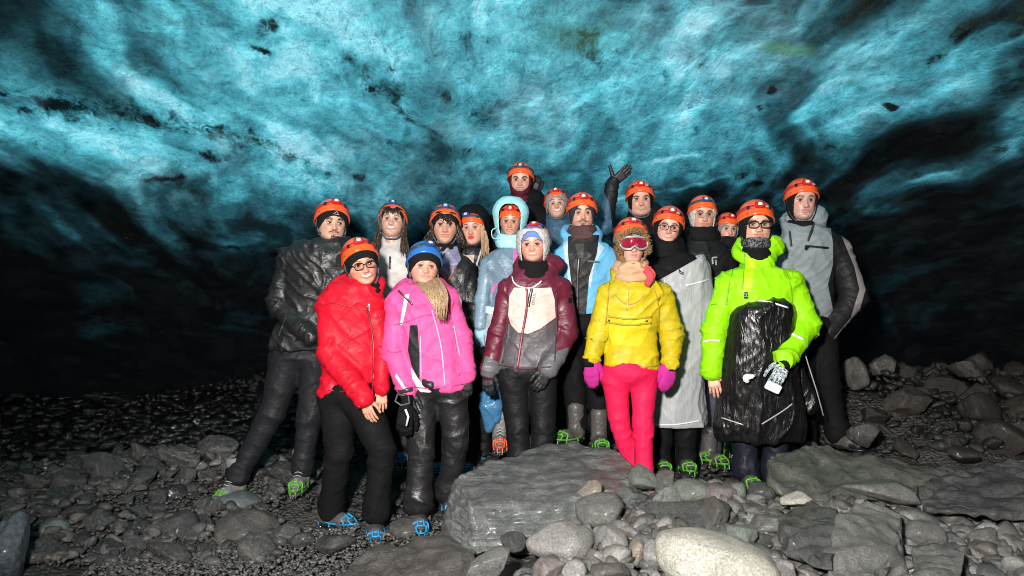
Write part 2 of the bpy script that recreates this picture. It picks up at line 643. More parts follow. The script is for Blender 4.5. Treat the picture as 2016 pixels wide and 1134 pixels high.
def rock_mat(name, c, c2, rough=.38, wet=.5, obj_var=True, useattr=False, bmp=.55, band=None, sc=1.0):
    if name in MC:
        return MC[name]
    m, t, b, out = newmat(name)
    co = tcoord(t)
    n1 = ntex(t, 7 * max(sc, .3) ** .5, 6, .7, co, .4)
    n2 = ntex(t, 42 * sc, 5, .75, co)
    col = mixc(t, ramp(t, n1, [(.35, 0.0), (.68, 1.0)]), c, c2)
    col = mixc(t, 1.0, col, ramp(t, n2, [(.28, .35), (.5, 1.0), (.75, 1.8)]), 'MULTIPLY')
    if band:
        mp = t.nodes.new('ShaderNodeMapping'); mp.inputs['Scale'].default_value = band[0]
        t.links.new(co, mp.inputs[0])
        n3 = ntex(t, 1, 5, .7, mp.outputs[0], .8)
        col = mixc(t, 1.0, col, ramp(t, n3, [(.3, band[1]), (.55, 1.0), (.75, band[2])]), 'MULTIPLY')
    if useattr:
        col = mixc(t, 1.0, col, attr(t, 'col').outputs['Color'], 'MULTIPLY')
    elif obj_var:
        oi = t.nodes.new('ShaderNodeObjectInfo')
        col = mixc(t, 1.0, col, ramp(t, oi.outputs['Random'], [(0, (.45, .47, .5)), (.3, (.8, .83, .82)), (.55, (1.0, .93, .86)), (.8, (1.15, 1.2, 1.15)), (1, (1.7, 1.6, 1.5))]), 'MULTIPLY')
    t.links.new(col, b.inputs['Base Color'])
    t.links.new(ramp(t, ntex(t, 11 * sc, 4, .6, co), [(.35, max(.08, rough - wet * .3)), (.65, rough + .12)]), b.inputs['Roughness'])
    b.inputs['Coat Weight'].default_value = wet * .35
    b.inputs['Coat Roughness'].default_value = .22
    h = mth(t, 'ADD', mth(t, 'MULTIPLY', ntex(t, 18 * sc, 8, .74, co, .3), 1.0), mth(t, 'MULTIPLY', ntex(t, 90 * sc, 3, .6, co), .3))
    if band:
        h = mth(t, 'ADD', h, mth(t, 'MULTIPLY', n3, 1.2))
    bump(t, b, h, min(bmp * 1.3, 1), .016)
    MC[name] = m
    return m

M_gravel = rock_mat('wet_gravel', (.035, .035, .035), (.07, .066, .06), .42, .5, False, bmp=.9)
M_rubble = rock_mat('rubble_stone', (.075, .08, .078), (.17, .16, .15), .42, .5, False, True, sc=2.5)
M_stone = rock_mat('grey_basalt', (.062, .072, .074), (.19, .187, .18), .30, .6, bmp=.8, sc=.22)
M_stoneh = rock_mat('grey_basalt_block', (.08, .088, .087), (.19, .18, .165), .45, .45, False, bmp=.8, sc=2.5)
M_darkh = rock_mat('dark_basalt_block', (.030, .034, .036), (.092, .090, .087), .36, .5, False, bmp=.8, sc=2.5)
M_darkst = rock_mat('dark_wet_basalt', (.026, .030, .033), (.085, .084, .082), .30, .6, bmp=.8, sc=.22)
M_slope = rock_mat('shaded_slope_basalt', (.013, .013, .013), (.045, .037, .032), .5, .3, bmp=.8, sc=.22)  # basalt darkened: the slope's lack of light is put into the colour
M_slopeh = rock_mat('shaded_slope_block', (.013, .013, .013), (.045, .037, .032), .5, .3, False, bmp=.8, sc=2.5)  # same basalt for single blocks, the slope's shade in its colour
M_black = rock_mat('black_wet_sand', (.003, .003, .0035), (.005, .005, .005), .07, .3, False, bmp=.5, sc=3)
M_black.node_tree.nodes['Principled BSDF'].inputs['Specular IOR Level'].default_value = .8
M_palest = rock_mat('pale_dry_stone', (.25, .25, .215), (.36, .345, .30), .6, .1, False, bmp=.5, sc=2.5)

xs = axis(-4.2, 4.4, .045, -60, 60, 1.3)
ys = axis(2.6, 8.0, .045, -60, 60, 1.3)
X, Y, Q = sheet(xs, ys)
P = np.stack([X, Y, 0 * X], 1)
Z = np.concatenate([ground_z(X[i:i + 20000], Y[i:i + 20000]) for i in range(0, len(X), 20000)])
Z += .03 * fbm(P * 3.1, 3, 5) + .02 * ridged(P * 9, 8) * (np.abs(X) < 5) - .045
gm = mesh('ground', np.stack([X, Y, Z], 1), Q, attrs={'back': sst(5.0, 6.2, Y + .25 * noise(P * 2, 2))})
# the ground: gravel in front, black wet sand where the stream runs at the back
m, t, b, out = newmat('ground')
co = tcoord(t)
bk = attr(t, 'back').outputs['Fac']
g1 = mixc(t, ramp(t, ntex(t, 5, 5, .7, co), [(.35, 0.0), (.65, 1.0)]), (.03, .03, .03), (.075, .07, .064))
g1 = mixc(t, 1.0, g1, ramp(t, ntex(t, 90, 4, .7, co), [(.25, .4), (.75, 1.7)]), 'MULTIPLY')
t.links.new(mixc(t, bk, g1, (.004, .004, .0045)), b.inputs['Base Color'])
t.links.new(mixc(t, bk, (.5, .5, .5), (.11, .11, .11)), b.inputs['Roughness'])
vo = t.nodes.new('ShaderNodeTexVoronoi'); vo.inputs['Scale'].default_value = 38
t.links.new(co, vo.inputs['Vector'])
bump(t, b, mth(t, 'ADD', mth(t, 'MULTIPLY', vo.outputs['Distance'], -1.2), ntex(t, 60, 4, .7, co)), .9, .02)
tag(link('ground', gm, None, [m]), kind='structure')

# ================================================================== the ice
def ice_base(x, y):
    k = np.where(y > 1.8, 8.2, 13.0)
    q = np.sqrt((x / np.where(x < 0, 7.4, 7.9)) ** 2 + ((y - 1.8) / k) ** 2)
    return 3.36 - 3.7 * q ** 2.1
def cells(q, seed):
    """distance to the nearest of scattered points: scalloped hollows with crests between them"""
    i = np.floor(q).astype(np.int64)
    best = np.full(len(q), 9.)
    for dx in (-1, 0, 1):
        for dy in (-1, 0, 1):
            a, b = i[:, 0] + dx, i[:, 1] + dy
            h = _perm[(_perm[(a + seed * 7) & 255] + b) & 255]
            px_ = a + .5 + .42 * _g[h, 0].clip(-1, 1); py_ = b + .5 + .42 * _g[h, 1].clip(-1, 1)
            best = np.minimum(best, (q[:, 0] - px_) ** 2 + (q[:, 1] - py_) ** 2)
    return np.sqrt(best)
def ice_z(x, y):
    P = np.stack([x, y, 0 * x], 1)
    wv = np.stack([noise(P * .6, 31), noise(P * .6, 32), 0 * x], 1) * .5
    S = np.array((1.0, .42, 1.0))
    z = ice_base(x, y)
    a = noise((P + wv) * S * .55, 33)
    z = z + .17 * a
    q = (P + wv)[:, :2] * np.array((1.0, .55))
    f1 = cells(q * 1.5, 5)
    z = z - .12 * np.clip(f1, 0, 1.1) ** 2
    f2 = cells((q + .12 * np.stack([noise(P * 2, 38), noise(P * 2, 39)], 1)) * 4.2, 6)
    z = z - .034 * np.clip(f2, 0, 1.1) ** 2
    z = z - .010 * ridged((P + wv * .6) * np.array((5, 1.6, 1)), 36)
    z = z + .010 * fbm(P * np.array((9, 5, 1)), 3, 40)
    return z
def ice_hit(px, py):
    d = np.array(((px - 1008) / F, 1.0, -(py - 567) / F))
    t = 1.5
    while t < 14:
        if CZ + d[2] * t > ice_base(np.array([d[0] * t]), np.array([t]))[0]:
            break
        t += .01
    return np.array((d[0] * t, t))

xs = axis(-5.6, 5.4, .022, -12, 12, .5)
ys = axis(2.6, 9.6, .026, -12.5, 13, .4)
X, Y, Q = sheet(xs, ys)
P = np.stack([X, Y, 0 * X], 1)
Z = ice_z(X, Y)
P[:, 2] = Z
W = np.stack([noise(P * .9, 51), noise(P * .9, 52), noise(P, 53)], 1) * .45
SA = np.array((1.0, .40, 1.0))

def spot(px, py, rx, ry, rot=0.0):
    """a patch of the ice round the point seen at (px, py): squared distance in the surface's own axes"""
    c = ice_hit(px, py)
    u = ice_hit(px + 12, py) - c
    v = ice_hit(px, py - 12) - c
    J = np.linalg.inv(np.stack([u, v], 1) / 12)
    d = (np.stack([X, Y], 1) - c) @ J.T
    cr, sr = math.cos(R(rot)), math.sin(R(rot))
    a = d[:, 0] * cr + d[:, 1] * sr
    b = -d[:, 0] * sr + d[:, 1] * cr
    return (a / rx) ** 2 + (b / ry) ** 2

# how clear the ice is: thin and clear overhead, thick or full of ash towards the sides and the floor
T = .17 + 0 * X
for px, py, rx, ry, a in ((900, 60, 560, 220, .50), (520, 90, 480, 170, .26), (1020, 260, 330, 130, .30), (330, 270, 420, 90, .38), (1320, 60, 330, 150, .28),
                          (560, 330, 330, 70, .26), (90, 215, 250, 60, .25), (860, 380, 420, 60, .16), (1330, 330, 260, 60, .16), (60, 20, 260, 80, .2),
                          (1800, 60, 260, 110, .22), (1560, 230, 260, 80, .16), (640, 120, 80, 160, .08), (1210, 120, 160, 70, .2), (1560, 130, 220, 50, .14)):
    T += a * np.exp(-spot(px, py, rx, ry))
n_str = fbm((P + W) * SA * 1.6, 4, 60)
n_mid = fbm((P + W * .6) * SA * 4.5, 4, 64)
n_lng = fbm((P + W) * np.array((2.6, .35, 1.5)), 4, 70)
T += .22 * n_str + .15 * n_mid + .15 * n_lng * sst(.0, 2.2, np.abs(X)) + .30 * fbm((P + W) * np.array((4.5, .40, 2.6)), 3, 110) * sst(.6, 2.4, np.abs(X))
# dark ash bands and holes
n_fin = fbm((P + W * .2) * np.array((11, 6, 8)), 3, 97)
D = 0 * X
for px, py, rx, ry, rot, a in ((300, 220, 320, 26, -9, .7), (110, 185, 200, 26, -12, .55), (500, 250, 150, 22, -20, .5), (760, 120, 75, 50, -38, .75), (830, 220, 90, 18, -40, .6), (960, 190, 36, 50, 45, .9), (880, 285, 60, 30, -30, .45),
                               (525, 18, 26, 18, 0, 1.3), (515, 62, 30, 8, -20, 1.1), (1130, 60, 60, 60, 0, .3), (1380, 130, 120, 45, -12, .35), (1390, 200, 120, 40, 0, .3),
                               (1520, 162, 11, 8, 10, 1.6), (1495, 205, 5, 12, 0, 1.2), (1755, 216, 17, 8, 0, 1.5), (708, 322, 13, 6, -15, 1.6), (770, 258, 14, 8, -10, .9), (312, 342, 28, 5, 0, 1.0), (380, 362, 32, 8, -10, .8), (880, 148, 14, 8, -30, .8),
                               (160, 104, 28, 5, 0, .8), (400, 288, 50, 8, -20, .7), (1170, 20, 90, 22, 10, .35), (1640, 50, 90, 20, 30, .3), (1900, 70, 130, 50, 20, .4), (1700, 210, 200, 14, 14, .3), (1800, 280, 260, 10, 12, .5), (1700, 300, 260, 9, 9, .5), (1620, 350, 240, 7, 3, .5),
                               (60, 355, 80, 10, 0, .6), (200, 400, 260, 26, 0, .35), (430, 480, 70, 16, 25, .5), (1560, 80, 60, 14, -12, .0)):
    e = spot(px, py, rx, ry, rot) * (1 + .9 * np.clip(n_fin, -.9, .9))
    D += a * np.exp(-np.clip(e * (1 + .9 * n_mid) , 0, 40) ** (1.0 if rx > 30 else 2.0))
D *= .75 + .6 * np.clip(n_mid, -1, 1)
gran = noise(P * np.array((42, 20, 30)), 80) + .7 * noise(P * np.array((90, 50, 60)), 81)
D += .5 * sst(.38, .8, fbm((P + W) * np.array((3.2, 1.1, 2.0)), 4, 90)) + .5 * sst(.35, .8, fbm((P + W * .5) * np.array((9, 3.6, 5.0)), 3, 94)) * sst(-.1, .5, n_str) 
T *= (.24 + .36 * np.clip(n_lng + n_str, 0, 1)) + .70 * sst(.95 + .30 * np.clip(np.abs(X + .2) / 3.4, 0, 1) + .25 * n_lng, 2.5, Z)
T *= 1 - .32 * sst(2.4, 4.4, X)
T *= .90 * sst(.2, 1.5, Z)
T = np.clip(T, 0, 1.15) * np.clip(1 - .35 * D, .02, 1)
# white cracks
for poly in ([(1200, 358), (1260, 351), (1330, 352), (1400, 347), (1440, 343)], [(560, 330), (600, 326), (640, 331)], [(1290, 300), (1340, 298), (1400, 288)]):
    q = np.array([ice_hit(*p) for p in spline(poly, 16)])
    dd = np.full(len(X), 9.)
    for a_, b_ in zip(q[:-1], q[1:]):
        ab = b_ - a_
        tt = np.clip(((X - a_[0]) * ab[0] + (Y - a_[1]) * ab[1]) / (ab @ ab), 0, 1)
        dd = np.minimum(dd, np.hypot(X - a_[0] - tt * ab[0], (Y - a_[1] - tt * ab[1]) * .6))
    T += .55 * np.exp(-(dd / .012) ** 2) * (.6 + .5 * n_mid)
grn = np.exp(-spot(1545, 80, 62, 14, -6) ** 2) + .5 * np.exp(-spot(1130, 40, 90, 40, 0))
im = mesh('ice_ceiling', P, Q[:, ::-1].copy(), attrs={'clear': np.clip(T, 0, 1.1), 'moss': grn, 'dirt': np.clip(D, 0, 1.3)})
m, t, b, out = newmat('glacier_ice')
co = tcoord(t)
mp = t.nodes.new('ShaderNodeMapping'); mp.inputs['Scale'].default_value = (1, .55, 1)
t.links.new(co, mp.inputs[0])
v = mp.outputs[0]
cl = attr(t, 'clear').outputs['Fac']
fine = mth(t, 'MULTIPLY_ADD', ntex(t, 12, 5, .62, v, .6), .42, -.21)
mp2 = t.nodes.new('ShaderNodeMapping'); mp2.inputs['Scale'].default_value = (5.5, 1.3, 8); mp2.inputs['Rotation'].default_value = (0, 0, .25)
t.links.new(co, mp2.inputs[0])
fib_ = ntex(t, .8, 7, .62, mp2.outputs[0], .9)
fib = mth(t, 'MULTIPLY_ADD', fib_, 1.5, -.75)
fine = mth(t, 'ADD', mth(t, 'MULTIPLY', fine, 1.3), mth(t, 'MULTIPLY', fib, .62))
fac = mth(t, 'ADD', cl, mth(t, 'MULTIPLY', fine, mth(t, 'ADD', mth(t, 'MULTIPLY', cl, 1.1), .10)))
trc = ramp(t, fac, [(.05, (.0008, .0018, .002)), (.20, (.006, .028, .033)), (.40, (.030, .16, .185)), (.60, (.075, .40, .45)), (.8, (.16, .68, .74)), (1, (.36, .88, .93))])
spk = ramp(t, ntex(t, 38, 7, .85, v, 1.0), [(.34, .22), (.45, .85), (.6, 1.05), (.72, 1.45)])
trc = mixc(t, 1.0, trc, spk, 'MULTIPLY')
# grit frozen into the ice: ash wherever the grain beats the local load of dirt
mp3 = t.nodes.new('ShaderNodeMapping'); mp3.inputs['Scale'].default_value = (22, 10, 16); mp3.inputs['Rotation'].default_value = (0, 0, .2)
t.links.new(co, mp3.inputs[0])
gr = ntex(t, 1.0, 8, .78, mp3.outputs[0], 1.2)
dk = mth(t, 'ADD', mth(t, 'MULTIPLY', attr(t, 'dirt').outputs['Fac'], .75), mth(t, 'MULTIPLY_ADD', gr, 1.7, -1.0))
trc = mixc(t, 1.0, trc, ramp(t, dk, [(.16, 1.0), (.34, .45), (.52, .04)]), 'MULTIPLY')
gry = ramp(t, ntex(t, 1.1, 5, .65, v, .8), [(.48, 0.0), (.68, .6)])
trc = mixc(t, gry, trc, mixc(t, 1.0, ramp(t, fac, [(.1, (.0015, .0018, .002)), (.36, (.010, .016, .018)), (.6, (.11, .17, .175)), (1, (.42, .60, .62))]), (1.0, 1.0, 1.0), 'MULTIPLY'))
trc = mixc(t, mth(t, 'MULTIPLY', attr(t, 'moss').outputs['Fac'], .55), trc, (.12, .32, .14))
tr = t.nodes.new('ShaderNodeBsdfTranslucent')
t.links.new(trc, tr.inputs[0])
dfc = mixc(t, ramp(t, fib_, [(.4, 0.0), (.7, 1.0)]), (.0035, .0038, .004), (.012, .014, .015))
t.links.new(dfc, b.inputs['Base Color'])
t.links.new(ramp(t, ntex(t, 6, 4, .6, v), [(.3, .05), (.7, .2)]), b.inputs['Roughness'])
b.inputs['IOR'].default_value = 1.45
b.inputs['Specular IOR Level'].default_value = .75
rg = t.nodes.new('ShaderNodeTexNoise'); rg.noise_type = 'RIDGED_MULTIFRACTAL'
rg.inputs['Scale'].default_value = .8; rg.inputs['Detail'].default_value = 5; rg.inputs['Distortion'].default_value = .7
t.links.new(mp2.outputs[0], rg.inputs['Vector'])
hb = mth(t, 'ADD', mth(t, 'MULTIPLY', ntex(t, 9, 5, .6, v, .6), 1.0), mth(t, 'MULTIPLY', ntex(t, 40, 4, .6, v, .3), .16))
hb = mth(t, 'ADD', hb, mth(t, 'MULTIPLY', rg.outputs['Fac'], .45))
bp = bump(t, b, hb, .75, .045)
t.links.new(bp.outputs[0], tr.inputs['Normal'])
ad = t.nodes.new('ShaderNodeAddShader')
t.links.new(b.outputs[0], ad.inputs[0]); t.links.new(tr.outputs[0], ad.inputs[1])
t.links.new(ad.outputs[0], out.inputs[0])
tag(link('ice_ceiling', im, None, [m]), kind='structure')

# ================================================================== stones
import bmesh
def ico(sub):
    bm = bmesh.new()
    bmesh.ops.create_icosphere(bm, subdivisions=sub, radius=1)
    V = np.array([v.co[:] for v in bm.verts]); Fc = np.array([[v.index for v in f.verts] for f in bm.faces])
    bm.free()
    return V, Fc
ICO = {s: ico(s) for s in (1, 2, 3, 4, 5)}
def stone_shape(seed, sub=4, cuts=9, rnd=.0, amp=.10):
    r_ = np.random.default_rng(seed)
    V, Fc = ICO[sub]
    V = V.copy() * (1 + .16 * noise(V * .9 + seed, 3)[:, None])
    for _ in range(cuts):
        n = r_.normal(size=3); n /= np.linalg.norm(n)
        d = r_.uniform(.42, .80)
        h = V @ n - d
        V -= np.where(h > 0, h * (1 - rnd), 0)[:, None] * n
    V = relax(V, Fc, .5 if rnd > .25 else .15)
    N = V / np.linalg.norm(V, axis=1)[:, None]
    V += N * (amp * .28 * fbm(V * 7 + seed, 3, 12) + amp * .5 * fbm(V * 2.2 + seed, 4, 2) + amp * .35 * ridged(V * 3.1 + seed, 6) * (1 - rnd))[:, None]
    V /= np.abs(V).max(0)
    return V, Fc
def hull_rock(pts, seed, cuts=5, amp=.02, lay=0.0, sm=2):
    bm = bmesh.new()
    for p in pts:
        bm.verts.new(p)
    bmesh.ops.convex_hull(bm, input=bm.verts)
    for v_ in [v for v in bm.verts if not v.link_faces]:
        bm.verts.remove(v_)
    bmesh.ops.triangulate(bm, faces=bm.faces)
    bmesh.ops.subdivide_edges(bm, edges=bm.edges, cuts=cuts, use_grid_fill=True)
    bmesh.ops.subdivide_edges(bm, edges=bm.edges, cuts=3, use_grid_fill=True)
    bmesh.ops.triangulate(bm, faces=bm.faces)
    V = np.array([v.co[:] for v in bm.verts]); bm.verts.index_update()
    Fc = np.array([[v.index for v in f.verts] for f in bm.faces])
    bm.free()
    for _ in range(sm):
        V = relax(V, Fc, .5)
    N = normals(V, Fc)
    d = amp * (fbm(V * 5 + seed, 4, 1) + .8 * ridged(V * 7 + seed, 9) - .5)
    if lay:
        d += lay * ridged(V * np.array((3, 9, 26)) + seed + .6 * noise(V * 4)[:, None], 5)
    V = V + N * d[:, None]
    return V, Fc

HERO = []
LAND = []
def put_stone(V, Fc, mat, label, group='stones of the cave floor', name='stone', cat='stone'):
    c = np.array((V[:, 0].mean(), V[:, 1].mean(), V[:, 2].min()))
    mat = {'grey_basalt': M_stoneh, 'dark_wet_basalt': M_darkh, 'shaded_slope_basalt': M_slopeh}.get(mat.name, mat)
    o = link(name, mesh(name, V - c, Fc), None, [mat])
    o.location = c
    tag(o, label, cat, group)
    ws = label.split(' ')
    for cut in ('in', 'under', 'on', 'at', 'behind', 'leaning', 'lying', 'beside', 'left', 'right', 'below', 'cut', 'near', 'between', 'by', 'high', 'among', 'standing', 'with'):
        if cut in ws[2:]:
            ws = ws[:ws.index(cut, 2)]
    nm = ' '.join(ws[:5])
    if not any(n == nm for n, c_ in LAND):
        LAND.append((nm, c))
    r = .5 * max(np.ptp(V[:, 0]), np.ptp(V[:, 1]))
    HERO.append((c[0], c[1], r, V[:, 2].max()))
    return o
M_big = rock_mat('wet_slate', (.085, .098, .10), (.20, .21, .20), .42, .35, False, bmp=.9, band=((3, 5, 30), .45, 1.6), sc=3)
V, Fc = hull_rock([pt(*p) for p in ((898, 945, 4.0), (960, 912, 4.25), (1060, 880, 4.5), (1130, 871, 4.6), (1205, 884, 4.55), (1243, 915, 4.3), (1240, 960, 3.95), (1110, 988, 3.72), (925, 992, 3.66),
                   (868, 1045, 3.9), (935, 1092, 3.58), (1110, 1095, 3.58), (1290, 1050, 3.85), (1290, 980, 4.5), (880, 1000, 4.6), (1100, 960, 4.7))], 3, 7, .013, .012, 1)
put_stone(V, Fc, M_big, 'huge flat-topped wet slate boulder in front of the woman in the maroon jacket', name='boulder', cat='boulder')
M_moss = rock_mat('mossy_boulder', (.045, .049, .045), (.12, .125, .10), .5, .4, False, bmp=.8, sc=3)
V, Fc = hull_rock([pt(*p) for p in ((1512, 905, 4.12), (1530, 884, 4.22), (1600, 878, 4.27), (1660, 890, 4.22), (1760, 912, 4.22), (1900, 925, 4.22), (1980, 960, 4.02), (1515, 950, 3.87), (1545, 985, 3.77), (1700, 985, 3.82), (1900, 985, 3.82), (1520, 1000, 4.42), (1900, 1000, 4.62))], 13, 6, .028, .003, 4)
put_stone(V, Fc, M_moss, 'long smooth greenish boulder in front of the man in the grey jacket', name='boulder', cat='boulder')
M_brown = rock_mat('brown_rough_stone', (.048, .047, .045), (.125, .118, .108), .42, .3, False, bmp=.9, sc=2.5)
V, Fc = hull_rock([pt(*p) for p in ((640, 1150, 3.45), (720, 1085, 3.75), (830, 1050, 3.85), (915, 1050, 3.8), (938, 1085, 3.55), (900, 1150, 3.2), (700, 1200, 3.3), (950, 1160, 3.6), (700, 1130, 4.1), (930, 1100, 4.0))], 23, 5, .022)
put_stone(V, Fc, M_brown, 'brown rough slab on the gravel below the woman in pink', name='boulder', cat='boulder')
def hero(px, py, w, h, Yd, mat, label, seed, cuts=8, rnd=.2, dy=None, rot=0.0, tilt=0.0, sub=4, amp=.1, name='stone'):
    V, Fc = stone_shape(seed, sub, cuts, rnd, amp)
    c = pt(px, py, Yd)
    s = np.array((w / 2, (dy or (w + h) / 2) / 2 * 1.1, h / 2)) * Yd / F
    Rm = np.array(Euler((R(tilt), R(-rot), 0)).to_matrix())
    V = (V * s) @ Rm.T + c
    gap = V[:, 2].min() - ground_z(c[0], c[1])[0]
    if gap > -.01 and c[1] > 5:           # bed it into the ground
        V = V - np.array((0, 0, gap + .02))
    return put_stone(V, Fc, mat, label, name=name, cat='stone')
M_green = rock_mat('green_grey_stone', (.095, .11, .098), (.15, .165, .145), .5, .3, False, bmp=.6, sc=2.5)
M_light = rock_mat('light_grey_stone', (.14, .14, .135), (.23, .22, .21), .5, .2, False, bmp=.6, sc=2.5)
M_pink = rock_mat('pinkish_stone', (.13, .11, .11), (.19, .165, .165), .5, .25, False, bmp=.6, sc=2.5)
M_tan = rock_mat('tan_stone', (.17, .145, .115), (.22, .195, .165), .55, .2, False, bmp=.6, sc=2.5)
M_blue = rock_mat('blue_grey_stone', (.07, .085, .09), (.15, .17, .17), .38, .5, False, bmp=.6, sc=2.5)
hero(1418, 1108, 262, 130, 3.0, M_palest, 'biggest pale oval stone at the front edge of the pile', 101, 3, .6, 190, -14, amp=.05, sub=5)
hero(1102, 1068, 136, 84, 3.35, M_light, 'rounded light grey stone in front of the flat-topped boulder', 102, 6, .4, amp=.06)
hero(1342, 1028, 222, 84, 3.62, M_darkst, 'dark wet slab behind the biggest pale oval stone', 103, 9, .1, 120)
hero(1192, 1000, 122, 84, 3.72, M_stone, 'grey stone leaning on the right flank of the flat-topped boulder', 104, 8, .2)
hero(1163, 966, 62, 50, 3.84, M_tan, 'small tan wedge of stone lying on the right end of the flat-topped boulder', 105, 9, .0)
hero(1272, 944, 74, 58, 4.05, M_green, 'green-grey stone at the feet of the pink trousers', 106, 8, .2)
hero(1310, 950, 42, 60, 3.98, M_stone, 'upright grey stone beside the green-grey stone at the pink trousers', 107, 8, .2)
hero(1738, 966, 172, 52, 3.85, M_stone, 'flat grey slab at the foot of the greenish boulder', 108, 7, .2, 110)
hero(1567, 984, 70, 36, 3.7, M_palest, 'whitish speckled stone left of the flat grey slab', 109, 8, .1)
hero(1418, 972, 72, 42, 3.9, M_pink, 'pinkish rounded stone among the front stones', 110, 4, .5, amp=.05)
hero(1362, 966, 82, 46, 3.95, M_green, 'greenish rounded stone left of the pinkish rounded stone', 111, 5, .5, amp=.05)
hero(1498, 968, 62, 42, 3.95, M_darkst, 'dark rounded stone right of the pinkish rounded stone', 112, 4, .5, amp=.05)
hero(1454, 966, 32, 34, 3.92, M_green, 'small greenish pebble between the pinkish and the dark rounded stones', 113, 4, .5, amp=.05)
hero(1818, 1052, 84, 54, 3.35, M_stone, 'round grey stone in the rubble at the lower right', 114, 4, .5, amp=.05)
hero(1200, 1072, 72, 70, 3.3, M_light, 'grey angular stone right of the rounded light grey stone', 115, 9, .1)
hero(1256, 1082, 36, 64, 3.22, M_tan, 'narrow tan stone standing left of the biggest pale oval stone', 116, 5, .4)
hero(1283, 1096, 36, 66, 3.15, M_light, 'narrow grey stone standing between the tan one and the biggest pale oval', 117, 5, .4)
V, Fc = hull_rock([pt(*p) for p in ((1650, 1015, 3.20), (1700, 985, 3.40), (1775, 1012, 3.30), (1765, 1080, 3.00), (1690, 1160, 2.70), (1632, 1160, 2.75), (1785, 1160, 2.90), (1636, 1060, 3.00))], 33, 5, .020, .004, 1)
put_stone(V, Fc, M_stoneh, 'big sloping grey ledge of rock at the lower right', name='boulder', cat='boulder')
V, Fc = hull_rock([pt(*p) for p in ((1535, 1015, 3.35), (1600, 992, 3.45), (1652, 1005, 3.30), (1650, 1080, 2.95), (1560, 1062, 3.00), (1535, 1095, 3.00), (1640, 1125, 2.80))], 35, 5, .024, .004, 1)
put_stone(V, Fc, M_darkh, 'dark jagged rock left of the big sloping grey ledge', name='boulder', cat='boulder')
V, Fc = hull_rock([pt(*p) for p in ((1800, 965, 3.70), (1880, 930, 3.90), (2016, 905, 4.00), (2070, 960, 3.70), (2050, 1020, 3.30), (1900, 1012, 3.40), (1820, 1004, 3.50))], 37, 6, .030, .004, 1)
put_stone(V, Fc, M_darkh, 'rugged dark ledge at the right edge of the photo', name='boulder', cat='boulder')
V, Fc = hull_rock([pt(*p) for p in ((1790, 1085, 3.05), (1850, 1072, 3.10), (1905, 1090, 2.95), (1890, 1140, 2.75), (1800, 1150, 2.70))], 39, 4, .018, .004, 1)
put_stone(V, Fc, M_stoneh, 'angular grey rock below the round grey stone', name='boulder', cat='boulder')
hero(1461, 1050, 64, 46, 3.3, M_green, 'teal-grey stone behind the right end of the biggest pale oval', 119, 6, .3)
hero(1600, 1105, 110, 50, 3.05, M_brown, 'brown-grey stone right of the biggest pale oval', 120, 7, .2)
hero(1520, 1030, 90, 50, 3.5, M_stone, 'grey stone below the whitish speckled stone', 121, 9, .1)
hero(1405, 1010, 86, 76, 3.55, M_brown, 'brown split stone on the right end of the dark wet slab', 123, 11, .0)
hero(960, 1112, 110, 60, 3.15, M_stone, 'grey stone right of the brown rough slab', 124, 8, .1, rot=15)
hero(1005, 1068, 66, 40, 3.45, M_darkst, 'dark stone left of the rounded light grey stone', 125, 8, .1)
hero(1075, 1122, 80, 50, 3.05, M_pink, 'pinkish-grey wedge below the rounded light grey stone', 126, 10, .0)
hero(1130, 1122, 50, 40, 3.0, M_light, 'small pale round stone below the rounded light grey stone', 127, 5, .4)
hero(1200, 1125, 86, 40, 3.0, M_brown, 'brown-grey stone below the grey angular stone', 128, 8, .1)
hero(469, 994, 98, 56, 4.72, M_blue, 'smooth blue-grey stone under the left shoe of the man in black', 129, 3, .6, 80, amp=.04)
hero(487, 1052, 140, 96, 4.38, M_brown, 'brown boulder below the smooth blue-grey stone', 130, 7, .2, 100)
hero(14, 1070, 92, 170, 3.7, rock_mat('glittering_dark_stone', (.05, .06, .07), (.09, .11, .13), .22, 1, False, bmp=1.0), 'dark glittering boulder cut by the left edge of the photo', 131, 6, .2, 100)
hero(103, 1045, 64, 50, 4.2, M_blue, 'blue-grey stone right of the dark glittering boulder', 132, 8, .1)
hero(140, 950, 64, 60, 4.75, M_darkst, 'dark square stone near the left end of the pile', 133, 9, .05)
hero(200, 915, 74, 68, 4.95, M_darkst, 'dark pointed stone right of the dark square stone', 134, 9, .05)
hero(317, 893, 52, 36, 5.2, M_darkst, 'brown-grey stone on the crest of the left pile', 135, 7, .2)
hero(364, 885, 56, 28, 5.25, M_darkst, 'flat stone on the crest beside the brown-grey one', 136, 7, .2)
hero(340, 1045, 110, 80, 4.4, M_darkst, 'broad black stone left of the brown boulder', 137, 9, .1)
hero(655, 1070, 90, 52, 4.12, M_darkst, 'dark stone under the left foot of the woman in red', 138, 8, .2)
hero(590, 1062, 60, 36, 4.2, M_darkst, 'small dark stone left of the one under the foot of the woman in red', 139, 8, .2)
hero(795, 1040, 60, 44, 4.3, M_brown, 'round brown stone between the women in red and pink', 140, 4, .5)
hero(1684, 706, 46, 74, 5.6, M_brown, 'upright brownish stone right of the hips of the man in the grey jacket', 141, 6, .4, rot=20)
hero(1738, 704, 56, 46, 6.1, M_brown, 'rough brown stone right of the upright brownish stone', 142, 9, .1)
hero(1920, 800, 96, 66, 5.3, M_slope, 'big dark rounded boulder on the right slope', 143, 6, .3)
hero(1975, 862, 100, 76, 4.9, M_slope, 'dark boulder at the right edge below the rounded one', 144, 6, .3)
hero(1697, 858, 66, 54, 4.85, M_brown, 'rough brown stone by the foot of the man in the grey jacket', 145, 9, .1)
hero(1905, 722, 90, 40, 6.2, M_brown, 'long brown stone high on the right slope', 146, 9, .1, rot=-20)
